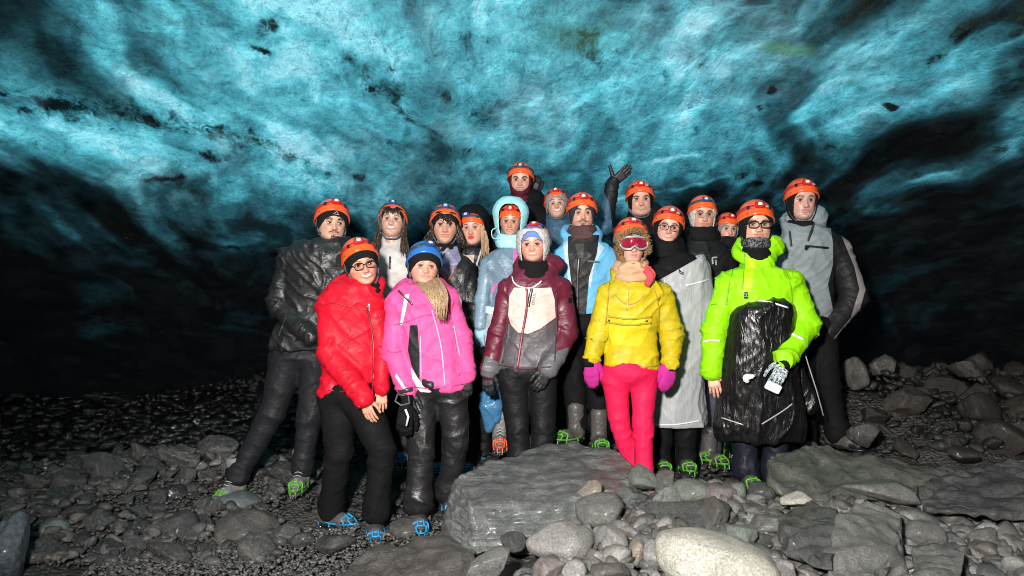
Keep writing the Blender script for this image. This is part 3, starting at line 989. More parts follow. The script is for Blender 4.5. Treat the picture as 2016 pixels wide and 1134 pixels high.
hero(1840, 770, 130, 60, 5.9, M_slope, 'broad black stone in the middle of the right slope', 147, 8, .1)
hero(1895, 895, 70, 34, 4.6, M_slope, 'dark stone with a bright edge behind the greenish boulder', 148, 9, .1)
HA = np.array(HERO)

PROTO = {'dark': [], 'grey': [], 'black': []}
for k in range(9):
    V, Fc = stone_shape(200 + k, 4, (13, 11, 9)[k % 3], (.0, .0, .25)[k % 3], .09)
    V = V * (1, (.95, .75, .85)[k % 3], (.62, .72, .55)[(k + 1) % 3])
    for kk, mm in (('dark', M_darkst), ('grey', M_stone), ('black', M_slope)):  # the black set has the slope's shade in its colour
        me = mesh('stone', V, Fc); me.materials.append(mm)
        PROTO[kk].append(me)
def seen_xy(n, zone):
    """random spots inside a quadrilateral zone given by seen corners (px, py, Y)"""
    Pz = [pt(*z) for z in zone]
    u = rng.random((n, 2))
    a = Pz[0][None] * (1 - u[:, :1]) + Pz[1][None] * u[:, :1]
    b = Pz[3][None] * (1 - u[:, :1]) + Pz[2][None] * u[:, :1]
    return (a * (1 - u[:, 1:]) + b * u[:, 1:])[:, :2]
ZONES = [
    ([(-30, 1100, 3.9), (560, 1090, 4.05), (560, 890, 5.5), (-30, 960, 5.3)], 85, 'dark', (.05, .15), 'dark grey angular stone in the pile behind and left of the gravel', 'stones piled at the left'),
    ([(930, 1130, 2.9), (1960, 1130, 2.9), (1960, 950, 4.1), (1240, 960, 4.05)], 122, 'grey', (.045, .12), 'grey wet stone in the rubble across the lower right of the photo', 'stones heaped in the right foreground'),
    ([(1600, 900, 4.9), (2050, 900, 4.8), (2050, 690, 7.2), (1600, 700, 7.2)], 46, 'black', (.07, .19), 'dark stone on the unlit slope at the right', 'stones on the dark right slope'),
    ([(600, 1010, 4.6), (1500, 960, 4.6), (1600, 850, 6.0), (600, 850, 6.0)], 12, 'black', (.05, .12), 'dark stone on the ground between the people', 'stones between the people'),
]
NEWST = []
def name_stones(L):
    def pr(c):
        return 1008 + c[0] / c[1] * F, 567 - (c[2] - CZ) / c[1] * F
    marks = [(n, pr(c)) for n, c in LAND]
    used = set()
    L.sort(key=lambda q: -q[2] / q[0].location[1])
    for o, me, r, lab, grp in L:
        px, py = pr(o.location)
        w_ = r / o.location[1] * F
        big = 'large' if w_ > 38 else 'medium-sized' if w_ > 24 else 'small' if w_ > 15 else 'tiny'
        kind = 'greyish' if 'grey wet' in lab else 'dark'
        fl = o.scale[2] / o.scale[0]
        shp = 'flattish' if fl < .85 else 'blocky' if fl > 1.0 else 'angular'
        near = sorted(marks, key=lambda m: (m[1][0] - px) ** 2 + (m[1][1] - py) ** 2)[:5]
        done = None
        for nm, (mx, my) in near:
            dx, dy = px - mx, py - my
            far = 'just' if math.hypot(dx, dy) < 75 else 'some way'
            dr = ('right of' if dx > 0 else 'left of') if abs(dx) > 2.2 * abs(dy) else ('below' if dy > 0 else 'above') if abs(dy) > 2.2 * abs(dx) else ('below and ' if dy > 0 else 'above and ') + ('right of' if dx > 0 else 'left of')
            s = '%s %s %s stone %s %s the %s' % (big, kind, shp, far, dr, nm)
            if s not in used:
                done = s
                break
        if done is None:
            done = s
        used.add(done)
        tag(o, done, 'stone', grp)
FEET = []      # filled by the people's boots, used to keep loose stones from standing in legs
def scatter():
    placed = []
    for zone, n, kind, (r0, r1), lab, grp in ZONES:
        XY = seen_xy(n * 4, zone)
        k = 0
        for x, y in XY:
            if k >= n:
                break
            r = r0 + (r1 - r0) * rng.random() ** 2.2
            if any((x - a) ** 2 + (y - b) ** 2 < (c * .8 + r * .6) ** 2 for a, b, c, _ in HERO):
                continue
            if any((x - a) ** 2 + (y - b) ** 2 < (.75 * (c + r)) ** 2 for a, b, c in placed):
                continue
            if any((x - a) ** 2 + (y - b) ** 2 < (.15 + r) ** 2 for a, b in FEET):
                continue
            me = PROTO[kind][int(rng.integers(9))]
            o = bpy.data.objects.new('stone', me)
            COL.objects.link(o)
            z = ground_z(x, y)[0]
            o.location = (x, y, z + r * .22)
            o.rotation_euler = (rng.normal() * .4, rng.normal() * .4, rng.random() * 6.3)
            s = r * (1 + .3 * rng.random())
            o.scale = (s, s * (.8 + .4 * rng.random()), s * (.75 + .4 * rng.random()))
            NEWST.append((o, me, r, lab, grp))
            placed.append((x, y, r))
            k += 1
    name_stones(NEWST)
    # rubble and pebbles nobody could count
    def loose(name, label, zones, sub, mat, cat):
        # angular bits: flat facets
        VV, FF, CC = [], [], []
        base = []
        for k in range(14):
            V, Fc = stone_shape(400 + k, sub, 11, .0, .12)
            base.append((V * (1, .8, .6), Fc))
        n0 = 0
        for zone, n, (r0, r1), tone in zones:
            XY = seen_xy(n, zone)
            Zg = ground_z(XY[:, 0], XY[:, 1])
            for (x, y), z in zip(XY, Zg):
                r = r0 + (r1 - r0) * rng.random() ** 2.5
                if any((x - a) ** 2 + (y - b) ** 2 < .012 for a, b in FEET):
                    continue
                V, Fc = base[int(rng.integers(14))]
                a = rng.random() * 6.3
                ca, sa = math.cos(a), math.sin(a)
                s = r * (.7 + .6 * rng.random(3))
                U = V * s
                U = np.stack([U[:, 0] * ca - U[:, 1] * sa, U[:, 0] * sa + U[:, 1] * ca, U[:, 2] + U[:, 0] * rng.normal() * .3], 1)
                VV.append(U + (x, y, z + r * (.1 + .5 * rng.random())))
                FF.append(Fc + n0)
                n0 += len(V)
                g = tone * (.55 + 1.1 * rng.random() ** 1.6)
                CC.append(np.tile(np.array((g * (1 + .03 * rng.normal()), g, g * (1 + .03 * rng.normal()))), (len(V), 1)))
        o = link(name, mesh(name, np.concatenate(VV), np.concatenate(FF), smooth=False, col=np.clip(np.concatenate(CC), 0, 4)), None, [mat])
        tag(o, label, cat, kind='stuff')
    loose('rubble', 'loose grey rubble filling the gaps between the bigger stones', [
        ([(-30, 1110, 3.85), (560, 1090, 4.05), (560, 890, 5.5), (-30, 960, 5.3)], 900, (.015, .055), .55),
        ([(930, 1134, 2.9), (2060, 1134, 2.8), (2050, 930, 4.3), (1230, 960, 4.2)], 2600, (.016, .075), .95),
        ([(1600, 900, 4.9), (2050, 900, 4.8), (2050, 690, 7.2), (1600, 700, 7.2)], 800, (.02, .07), .14),  # slope rubble toned down, its lack of light put into the colour
        ([(600, 1030, 4.5), (1500, 960, 4.5), (1600, 850, 6.0), (600, 850, 6.0)], 600, (.015, .05), .22)], 2, M_rubble, 'rubble')
    loose('gravel', 'fine dark gravel along the bottom left of the photo', [
        ([(120, 1150, 3.6), (960, 1150, 3.6), (900, 1030, 4.6), (250, 1060, 4.3)], 6500, (.006, .017), .75),
        ([(1300, 1150, 2.8), (2060, 1150, 2.8), (2050, 960, 4.0), (1300, 1000, 3.8)], 2500, (.006, .02), .85),
        ([(-30, 1110, 3.85), (560, 1090, 4.05), (560, 890, 5.5), (-30, 960, 5.3)], 2500, (.008, .02), .6)], 1, M_rubble, 'gravel')
    # black glinting bed of the stream behind
    VV, FF, n0 = [], [], 0
    for (x, y) in np.concatenate([seen_xy(2600, [(-60, 890, 5.7), (620, 850, 5.7), (620, 690, 8.4), (-60, 700, 8.4)]), seen_xy(900, [(620, 840, 6.0), (1650, 840, 6.0), (1650, 720, 8.4), (620, 720, 8.4)])]):
        V, Fc = ICO[1]
        r = .012 + .045 * rng.random() ** 2.5
        U = V * (r * (.8 + rng.random(3))) * (1, 1, .6) * (1 + .25 * rng.normal(size=(len(V), 1)))
        VV.append(U + (x, y, ground_z(x, y)[0] - .01)); FF.append(Fc + n0); n0 += len(V)
    tag(link('black_gravel', mesh('black_gravel', np.concatenate(VV), np.concatenate(FF), smooth=False), None, [M_black]),
        'glistening black gravel of the dark slope behind the group', 'gravel', kind='stuff')
# ================================================================== people: heads
_hz = np.array((-.118, -.113, -.104, -.092, -.075, -.055, -.030, 0, .025, .05, .075, .098, .112, .118))
_hF = np.array((.050, .071, .080, .083, .081, .085, .085, .081, .089, .089, .080, .058, .030, .0))
_hB = np.array((.030, .034, .042, .052, .064, .078, .090, .099, .103, .100, .089, .064, .034, .0))
_hW = np.array((.016, .029, .042, .053, .0625, .069, .0745, .078, .0795, .078, .070, .052, .028, .0))
def head_sec(z, jaw=1.0):
    F_, B_, W_ = np.interp(z, _hz, _hF), np.interp(z, _hz, _hB), np.interp(z, _hz, _hW)
    W_ = W_ * (1 + (jaw - 1) * sst(-.02, -.09, z))
    return F_, B_, W_
def head_shell(off=0.0, z0=-.118, z1=.118, nr=60, nc=96, jaw=1.0, dense=1.0):
    """rings from z0 to z1; returns V (nr*nc), angle with 0 = face"""
    zt = np.sin(np.linspace(-1, 1, nr) * math.pi / 2) * .5 + .5
    zt = .35 * zt + .65 * np.linspace(0, 1, nr)
    z = z0 + (z1 - z0) * zt
    u = np.linspace(-math.pi, math.pi, nc, endpoint=False)
    a = u - dense * .62 * np.sin(u)          # more columns in the face
    Z, A = np.meshgrid(z, a, indexing='ij')
    F_, B_, W_ = head_sec(Z, jaw)
    ca, sa = np.cos(A), np.sin(A)
    e = .88
    x = (W_ + off * (W_ > 0)) * np.sign(sa) * np.abs(sa) ** e
    y = -np.where(ca > 0, (F_ + off), (B_ + off)) * np.sign(ca) * np.abs(ca) ** e
    V = np.stack([x, y, Z + off * np.clip(Z / .118, -1, 1) ** 3], -1).reshape(-1, 3)
    return V, A.ravel(), nr, nc
def ring_faces(nr, nc, cap=True):
    i = np.arange(nr * nc).reshape(nr, nc)
    j = np.roll(i, -1, 1)
    Q = np.stack([i[:-1], j[:-1], j[1:], i[1:]], -1).reshape(-1, 4)
    return Q

def G(x, s):
    return np.exp(-(x / s) ** 2)
HAIRC = {'black': (.012, .009, .008), 'brown': (.045, .024, .014), 'blond': (.34, .225, .125), 'dark': (.02, .013, .01)}
def make_head(sp):
    f = sp.get('female', False)
    skin = np.array(sp.get('skin', (.56, .345, .262)))
    g_ = np.random.default_rng(sp.get('seed', 1) + 900)
    va = np.clip(g_.normal(size=8), -1.6, 1.6)
    V, A, nr, nc = head_shell(nr=96, nc=110, jaw=(.94 if f else 1.1) * (1 + .05 * va[0]))
    x, y, z = V.T.copy()
    wide = 1 + .035 * va[1]
    fr = sst(.35, -.1, y / .09 + .3) * (y < .02)      # front weight
    ax = np.abs(x)
    sm = sp.get('smile', 0)
    ns = sp.get('nose', 1.0) * (1 + .12 * va[2])
    d = 0 * x
    tt = np.clip((.004 - z) / .042, 0, 1)
    d += ns * (.005 + .017 * tt ** 1.2) * G(x, .0075 + .0045 * tt) * sst(-.050, -.041, z) * sst(.030, -.004, z)
    d += .0075 * ns * G(ax - .0125, .006) * G(z + .039, .0075)
    d += .0085 * np.maximum(G(ax - .031, .0175) * G(z + .001, .013), 0) * -1
    d += .0045 * G(ax - .028, .020) * G(z - .021, .009)
    d += .0045 * G(ax - .041, .017) * G(z + .030, .018) * (1 + .8 * sm)
    d -= .0035 * G(ax - .047, .012) * G(z + .068, .018)
    mw = .024 + .0022 * va[3] + .006 * sm
    zl = z + .0635 - sm * .006 * (ax / .024) ** 2
    lipm = sst(mw + .004, mw - .008, ax)
    d += .0050 * lipm * G(zl - .006, .0052) + .0058 * lipm * G(zl + .0075, .0060) - .0035 * lipm * G(zl, .0028)
    d += .002 * G(x, .004) * G(z + .049, .006) * -1
    d -= .004 * G(x, .02) * G(z + .083, .006)
    d += .006 * G(x, .016) * G(z + .100, .011)
    d -= sm * .0022 * G(np.hypot(ax - .030 - (-.045 - z) * .35, 0), .0032) * sst(-.078, -.066, z) * sst(-.030, -.044, z)
    y2 = y - d * fr
    # ears
    ear = G((y - .012), .013) * G(z + .012, .026) * (ax > .05)
    x2 = x + np.sign(x) * .011 * ear
    V = np.stack([x2 * wide, y2, np.where(z < 0, z * (1 + .045 * va[4]), z)], 1)
    # colours
    col = np.tile(skin, (len(V), 1))
    def paint(m, c, a=1.0):
        nonlocal col
        m = (np.clip(m, 0, 1) * a * (y < .01))[:, None]
        col = col * (1 - m) + np.asarray(c) * m
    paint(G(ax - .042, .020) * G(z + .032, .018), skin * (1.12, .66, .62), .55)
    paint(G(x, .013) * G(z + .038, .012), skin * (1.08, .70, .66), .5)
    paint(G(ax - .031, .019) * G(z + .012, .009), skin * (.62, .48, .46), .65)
    paint(G(ax - .017, .006) * G(z - .006, .012), skin * (.6, .45, .43), .5)  # from here, shade round nose and lower lip put into the skin colour
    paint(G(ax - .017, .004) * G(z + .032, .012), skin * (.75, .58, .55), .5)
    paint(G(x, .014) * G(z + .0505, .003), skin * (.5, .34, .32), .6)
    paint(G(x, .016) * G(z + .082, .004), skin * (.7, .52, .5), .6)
    hc = np.array(HAIRC[sp.get('brow', 'dark')])
    bz = .0195 + .0022 * va[5] + (.004 if f else .0) + .004 * G(ax - .036, .012) - .0035 * sst(.038, .050, ax) - sp.get('frown', 0) * .003 * G(ax - .015, .01)
    bt = (.0030 if f else .0048) * (1 + .2 * va[6])
    paint(sst(.012, .017, ax) * sst(.056, .045, ax) * np.clip(G(z - bz, bt) * 1.35, 0, 1), hc, .97)
    op = sp.get('eyes', 1.0)
    ez = .0005 + .0045 * op * np.sqrt(np.clip(1 - ((ax - .031) / .0165) ** 2, 0, 1))
    lash = sst(.0155, .013, np.abs(ax - .031)) * np.clip(G(z - ez - .0015, .0026 if not f else .0032) * 1.3, 0, 1)
    paint(lash, (.010, .007, .007), .97 if f else .9)
    paint(sst(.0155, .012, np.abs(ax - .031)) * G(z + .0065 * op + .001, .0015), skin * .35, .5)
    lip = np.array(sp.get('lip', (.50, .16, .13) if f else (.45, .19, .15)))
    up = lipm * sst(.0125, .009, zl + (0.004 * (ax / mw) ** 2)) * sst(-.0005, .0005, zl)
    lo = lipm * sst(-.0155, -.0115, zl - .006 * (ax / mw) ** 2) * sst(.0005, -.0005, zl)
    paint(up + lo, lip, .92 if 'lip' in sp else .65)
    if sm > .4:
        th = .0052 * sm * np.clip(1 - (ax / (mw * .93)) ** 2, 0, 1)
        paint(sst(.001, -.0008, np.abs(zl - .0005) - th - .0012) * (ax < mw), (.10, .02, .02), .8)
        paint(sst(.0010, -.0006, np.abs(zl - .0012) - th), (.80, .76, .70), 1)
    else:
        paint(sst(mw, mw - .004, ax) * G(zl, .0014), (.09, .025, .02), .85)
    paint(G(ax - .0075, .0033) * G(z + .0475, .0022), (.06, .02, .015), .8)  # nostrils: shade of the openings painted dark
    bd = sp.get('beard')
    if bd:
        nz = .75 + .5 * noise(V * 260, 4)
        bc = np.array(HAIRC[bd[1]])
        if 'm' in bd[0]:
            paint(sst(.033, .026, ax) * G(z + .0525 + .012 * (ax / .03) ** 2, .0050) * nz * 1.3, bc, .95)
        if 'g' in bd[0]:
            paint(sst(.020, .013, ax) * sst(-.080, -.088, z) * nz * 1.4, bc, .92)
            paint(sst(.005, .003, ax) * sst(-.074, -.08, z) * nz, bc, .8)
        if 's' in bd[0]:
            paint(sst(-.045, -.065, z) * sst(.0, .03, ax + (-.05 - z)) * nz, bc, .42)
    elif not f:
        paint(sst(-.040, -.060, z) * (.8 + .4 * noise(V * 260, 4)), skin * (.55, .5, .52), .35)
    # neck joined to the head in the same mesh
    Q = ring_faces(nr, nc).tolist()
    return V, Q, col, nr, nc

def rot_head(sp):
    return np.array(Euler((R(-sp.get('pitch', 0)), R(sp.get('roll', 0)), R(sp.get('yaw', 0)))).to_matrix())
# yaw > 0 turns the face to the right of the photo, roll > 0 tips the crown to the right, pitch > 0 lifts the chin

# ------------------------------------------------------------------ hands (made once, in their own frame)
def hand_shape(curl=(.25, .3, .35, .4), spread=.06, thumb=.55, thick=1.0, tc=.3, mitten=False):
    """wrist at 0, fingers along +X, palm faces -Z, thumb towards +Y"""
    f = Field((-.05, -.075, -.10), (.21, .10, .05), .0042)
    t = .0022 * (thick - 1) * 4
    f.cone((-.045, 0, 0), (.01, 0, 0), .025 + t, .024 + t, .01)
    for yy in (-.026, -.009, .009, .026):
        f.cone((.012, yy * .75, 0), (.088 - abs(yy + .005) * .35, yy, .001), .0145 + t, .0125 + t, .010)
    L = ((.036, .022, .018), (.041, .025, .019), (.038, .023, .018), (.029, .018, .016))
    for i, yy in enumerate((.029, .010, -.010, -.028)):
        p = np.array((.088 - abs(yy + .005) * .35, yy, .001))
        a = -curl[i] * .7
        sp_ = (1.5 - i) * spread
        r = (.0092, .0094, .009, .008)[i] + t
        for k in range(3):
            q = p + L[i][k] * np.array((math.cos(a) * math.cos(sp_), math.sin(sp_) * math.cos(a), math.sin(a)))
            f.cone(p, q, r, r * .92, .004 if not mitten else .012)
            p = q; r *= .93; a -= curl[i]
    p = np.array((.018, .028, -.004))
    a = thumb
    for l, r in ((.042, .0145), (.032, .011), (.026, .0095)):
        q = p + l * np.array((math.cos(a), math.sin(a), -.35))
        f.cone(p, q, r + t, r * .9 + t, .006)
        p = q; a -= tc
    return f.nets(1)
HANDS = {
    'relax': hand_shape(), 'glove': hand_shape(thick=1.45, curl=(.35, .42, .45, .5), spread=.05), 'fist': hand_shape((.9, 1.0, 1.05, 1.1), .0, .5, 1.45),
    'spread': hand_shape((.05, .05, .1, .15), .04, 1.15, 1.3, .0), 'mitt': hand_shape((.25, .25, .25, .3), .0, .5, 2.0, mitten=True), 'hold': hand_shape((.6, .65, .7, .7), .02, .6),
}
def place_hand(kind, wrist, d, side, s=1.0, roll=0.0):
    """d: direction of the fingers; side +1: thumb to the right of the photo; palm turned roughly to the body"""
    V, Q = HANDS[kind]
    V = V * s
    X_ = np.asarray(d, float); X_ = X_ / np.linalg.norm(X_)
    up = np.array((side, 0, 0.)) * math.cos(roll) + np.array((0, -1., 0)) * math.sin(roll)
    Y_ = up - X_ * (up @ X_); Y_ /= np.linalg.norm(Y_)
    Z_ = np.cross(X_, Y_)
    if Z_[1] > 0:               # back of the hand faces the camera: mirror instead of turning it over
        V = V * (1, 1, -1); Q = Q[:, ::-1]
    M = np.stack([X_, Y_, Z_], 1)
    return V @ M.T + wrist, Q

# ------------------------------------------------------------------ cloth creases
def crease(V, N, bones, amp, seed=0, h=1.0, diag=1.0):
    """push cloth in and out: folds run round the sleeves and legs, tight near joints"""
    best = np.full(len(V), 9.); tb = np.zeros(len(V)); dirs = np.zeros((len(V), 3)); kk = np.zeros(len(V)); al = np.zeros(len(V))
    for a, b, r, k in bones:
        a = np.asarray(a, float); b = np.asarray(b, float)
        ba = b - a; L = np.linalg.norm(ba) + 1e-6
        t = np.clip((V - a) @ ba / L ** 2, 0, 1)
        dd = np.linalg.norm(V - a - t[:, None] * ba, axis=1) / r
        m = dd < best
        best[m] = dd[m]; tb[m] = t[m]; dirs[m] = ba / L; kk[m] = k; al[m] = (t * L)[m]
    W_ = np.stack([noise(V * 5, seed + 1), noise(V * 5, seed + 2), noise(V * 5, seed + 3)], 1) * .05
    along = ((V + W_) * dirs).sum(1)
    Pq = V + W_ + dirs * (along * (kk - 1))[:, None]
    n1 = np.clip(ridged(Pq * 4.2, seed + 4), 0, 1) ** 2
    n2 = np.clip(ridged(Pq * 11 + 3, seed + 5), 0, 1) ** 2
    u = (V + W_) * (1, 1, 1)
    dg = np.stack([(u[:, 0] + u[:, 2]) * .5, u[:, 1], (u[:, 0] - u[:, 2]) * 2.0], 1)
    dh = np.stack([(u[:, 0] - u[:, 2]) * .5, u[:, 1], (u[:, 0] + u[:, 2]) * 2.0], 1)
    n3 = np.clip(ridged(dg * 3.6, seed + 6), 0, 1) ** 2.5
    n4 = np.clip(ridged(dh * 3.6, seed + 7), 0, 1) ** 2.5
    joint = .5 + .8 * np.maximum(sst(.35, 0, tb), sst(.6, 1.0, tb))
    tor = kk < 1.2
    d = amp * (joint * (1.6 * n1 + .45 * n2) * np.where(tor, .7, 1) + (n3 + n4) * np.where(tor, 1.2, .4) * diag - .9)
    d += amp * .7 * noise(V * 4, seed + 9)
    return V + N * d[:, None]

def ribbon(parts, bvh, line, wpx, off=.003, m=0, th=.0016, Yd=4.6, n=18):
    """a strip laid on a garment along seen points"""
    L = []
    for p in spline(np.array(line, float), n):
        q = surf(bvh, p[0], p[1], off)
        if q is not None:
            L.append(q)
    if len(L) < 2:
        return
    L = np.array(L)
    for _ in range(2):
        if len(L) > 3:
            L[1:-1] = .5 * L[1:-1] + .25 * (L[:-2] + L[2:])
    parts.tube(L, wpx / F * Yd / 2, 6, m, flat=.35)

# ------------------------------------------------------------------ helmets, lamps, crampons: prototypes in their own frames
M_or = plain('orange_helmet_shell', (.80, .095, .015), .28, coat=.5, nz=.05, sc=8)
M_bl = plain('blue_helmet_shell', (.025, .13, .42), .3, coat=.4, nz=.08, sc=8)
M_dk = plain('dark_plastic', (.012, .012, .014), .4)
M_redp = plain('red_plastic', (.55, .012, .015), .3, coat=.3)
M_bluep = plain('blue_plastic', (.02, .07, .22), .3, coat=.3)
M_strap_r = plain('red_webbing', (.42, .02, .03), .6, nz=.3)
M_strap_g = plain('grey_webbing', (.075, .075, .085), .7, nz=.3)
M_strap_n = plain('navy_webbing', (.03, .04, .07), .6, nz=.3)
M_lens = plain('lamp_lens', (.55, .6, .62), .12, coat=.6)
M_led = plain('lit_diode', (.8, .6, .2), .3, emit=((1, .62, .16), 2.0))
M_white = plain('white_print', (.75, .75, .75), .5)
M_steel = plain('steel', (.55, .55, .56), .25, metal=1)
M_gcr = plain('green_rubber', (.085, .34, .022), .5)
M_bcr = plain('blue_rubber', (.012, .23, .48), .5)
M_ocr = plain('orange_rubber', (.75, .10, .03), .4)
M_boot = plain('boot_leather', (.075, .07, .066), .42, bmp=.4)
M_bootg = plain('grey_boot_fabric', (.17, .17, .165), .6, bmp=.4)
M_lace = plain('lace', (.4, .4, .4), .7)

def helmet_profile(A, v, off=0.0):
    """A angle (0 = front), v 0 crown .. 1 rim"""
    ca, sa = np.cos(A), np.sin(A)
    rimz = .052 - .012 * (1 - ca) / 2 * 0 - .050 * (1 - ca) / 2 - .018 * np.abs(sa) ** 2
    th = v * (math.pi / 2)
    top = .152
    r = np.sin(th) ** .92
    wx, wf, wb = .108, .118, .122
    x = (wx + off) * sa * r
    y = -(np.where(ca > 0, wf, wb) + off) * ca * r + .004
    z = rimz + (top + off - rimz) * np.cos(th) ** .85
    return np.stack([x, y, z], -1)
def helmet_mesh(mat):
    nc, nr = 64, 22
    A = np.linspace(0, 2 * math.pi, nc, endpoint=False)
    v = np.linspace(0.02, 1, nr)
    VV, AA = np.meshgrid(v, A, indexing='ij')
    P_ = helmet_profile(AA, VV)
    flare = sst(.90, .955, VV) * .004 - G(VV - .88, .018) * .0022
    cen = np.array((0, 0, .05))
    out_ = P_ - cen
    P_ = P_ + out_ / np.linalg.norm(out_, axis=-1)[..., None] * flare[..., None]
    # raised rib along the crown
    P_[..., 2] += .003 * G(P_[..., 0], .028) * (VV < .8)
    inner = helmet_profile(AA, VV, -.008)
    p = Parts()
    i = np.arange(nr * nc).reshape(nr, nc); j = np.roll(i, -1, 1)
    Qo = np.stack([i[:-1], i[1:], j[1:], j[:-1]], -1).reshape(-1, 4)
    n = nr * nc
    rim = np.stack([i[-1], i[-1] + n, j[-1] + n, j[-1]], -1)
    V = np.concatenate([P_.reshape(-1, 3), inner.reshape(-1, 3)])
    Fc = np.concatenate([Qo, Qo[:, ::-1] + n, rim]).tolist()
    Fc.append(list(range(nc))); Fc.append(list(range(n, n + nc))[::-1])
    p.add(V, Fc, 0)
    # vents and rivets
    for a in (-2.0, -1.55, -1.1, 1.1, 1.55, 2.0):
        for vv, r in ((.70, (.010, .0045)), ):
            q = helmet_profile(np.array(a), np.array(vv), .0005)
            nrm = (q - cen) / np.linalg.norm(q - cen)
            t_ = np.cross(nrm, (0, 0, 1)); t_ /= np.linalg.norm(t_)
            Rm = np.stack([t_, np.cross(nrm, t_), nrm], 1)
            p.ball(q, (r[0], r[1], .0015), Rm, 1, 10, 4)
    for a in (-.95, .95, -.1):
        q = helmet_profile(np.array(a), np.array(.93 if a != -.1 else .35), .004)
        p.ball(q, .0035, None, 1, 8, 5)
    me = mesh('helmet', np.concatenate(p.V), p.F, mi=p.M)
    me.materials.append(mat); me.materials.append(M_dk)
    return me
def band_pts(lift=.0, a0=-2.6, a1=2.6, n=60, off=.003, tilt=.10):
    A = np.linspace(a0, a1, n)
    v = .82 - tilt * (1 + np.cos(A)) / 2 - lift
    return helmet_profile(A, v, off)
def headlamp_mesh(kind):
    """strap, clips and lamp with its lenses in one band round the helmet"""
    p = Parts()
    B = band_pts()
    Bw = B.copy()
    c = np.array((0, 0, .05))
    V, Fc = [], []
    for i, q in enumerate(B):
        up = np.array((0, 0, 1.))
        nrm = (q - c) / np.linalg.norm(q - c)
        u = up - nrm * (up @ nrm); u /= np.linalg.norm(u)
        for du, dn in ((-.0105, 0), (-.0105, .0025), (.0105, .0025), (.0105, 0)):
            V.append(q + u * du + nrm * dn)
    for i in range(len(B) - 1):
        for k in range(4):
            l = (k + 1) % 4
            Fc.append((i * 4 + k, i * 4 + l, i * 4 + 4 + l, i * 4 + 4 + k))
    p.add(V, Fc, 0)
    q = helmet_profile(np.array(0.0), np.array(.70), .012)
    nrm = np.array((0, -.85, .527)); xx = np.array((1, 0, 0.)); zz = np.cross(xx, -nrm)
    Rm = np.stack([xx, -nrm, zz], 1)
    p.box(q, (.026, .0125, .0165), Rm, 1, .3)
    p.box(q + nrm * .012, (.0125, .003, .0105), Rm, 2, .3)
    p.ball(q + nrm * .015, (.0065, .003, .0065), Rm, 4 if kind == 'lit' else 2, 10, 6)
    p.box(q + nrm * .010 - zz * .019, (.020, .006, .004), Rm, 1, .3)
    for a in (-.62, .62):
        q2 = helmet_profile(np.array(a), np.array(.82 - .10 * (1 + math.cos(a)) / 2), .005)
        n2 = (q2 - c) / np.linalg.norm(q2 - c)
        t_ = np.cross((0, 0, 1), n2); t_ /= np.linalg.norm(t_)
        p.box(q2, (.0095, .003, .0115), np.stack([t_, n2, np.cross(t_, n2)], 1), 3, .3)
    me = mesh('headlamp', np.concatenate(p.V), p.F, mi=p.M)
    cols = {'lit': (M_strap_r, M_redp), 'red': (M_strap_r, M_redp), 'blue': (M_strap_n, M_bluep)}[kind]
    for m_ in (*cols, M_lens, M_dk if kind != 'blue' else M_strap_g, M_led):
        me.materials.append(m_)
    return me
HELM = {'orange': helmet_mesh(M_or), 'blue': helmet_mesh(M_bl)}
LAMP = {k: headlamp_mesh(k) for k in ('lit', 'red', 'blue')}

def boot_field():
    f = Field((-.07, -.24, -.01), (.07, .10, .24), .006)
    f.cone((0, .03, .06), (0, .02, .22), .052, .056, .03)
    f.cone((0, .035, .045), (0, -.10, .042), .045, .046, .03)
    f.cone((0, -.10, .040), (0, -.165, .030), .046, .034, .02)
    f.ell((0, -.08, .0), (.2, .3, .012), .01, sub=True)
    V, Q = f.nets(2)
    V[:, 2] = np.maximum(V[:, 2], .0)
    V = V + normals(V, Q) * (.002 * ridged(V * 40, 3))[:, None]
    return V, Q
BV, BQ = boot_field()
def boot_mesh(m1, m2, laces):
    p = Parts()
    p.add(BV, BQ.tolist(), 0)
    p.M = [1 if BV[list(f)].mean(0)[2] < .055 and BV[list(f)].mean(0)[1] < -.12 else 0 for f in p.F]
    # sole
    ol = []
    for t in np.linspace(0, 2 * math.pi, 28, endpoint=False):
        ol.append((.047 * math.sin(t) * (1 - .12 * math.cos(t + .6)), -.062 - .142 * math.cos(t), .008))
    p.tube(ol, .010, 6, 1, True)
    if laces:
        for k in range(5):
            y = -.11 + .022 * k; z = .088 + .016 * k
            p.tube(spline([(-.026, y + .01, z - .012), (0, y - .004, z + .003), (.026, y + .01, z - .012)], 8), .0028, 5, 2)
    me = mesh('boot', np.concatenate(p.V), p.F, mi=p.M)
    for m_ in (m1, m2, M_lace):
        me.materials.append(m_)
    return me
BOOT = {'dark': boot_mesh(M_boot, M_dk, False), 'grey': boot_mesh(M_bootg, M_boot, True)}
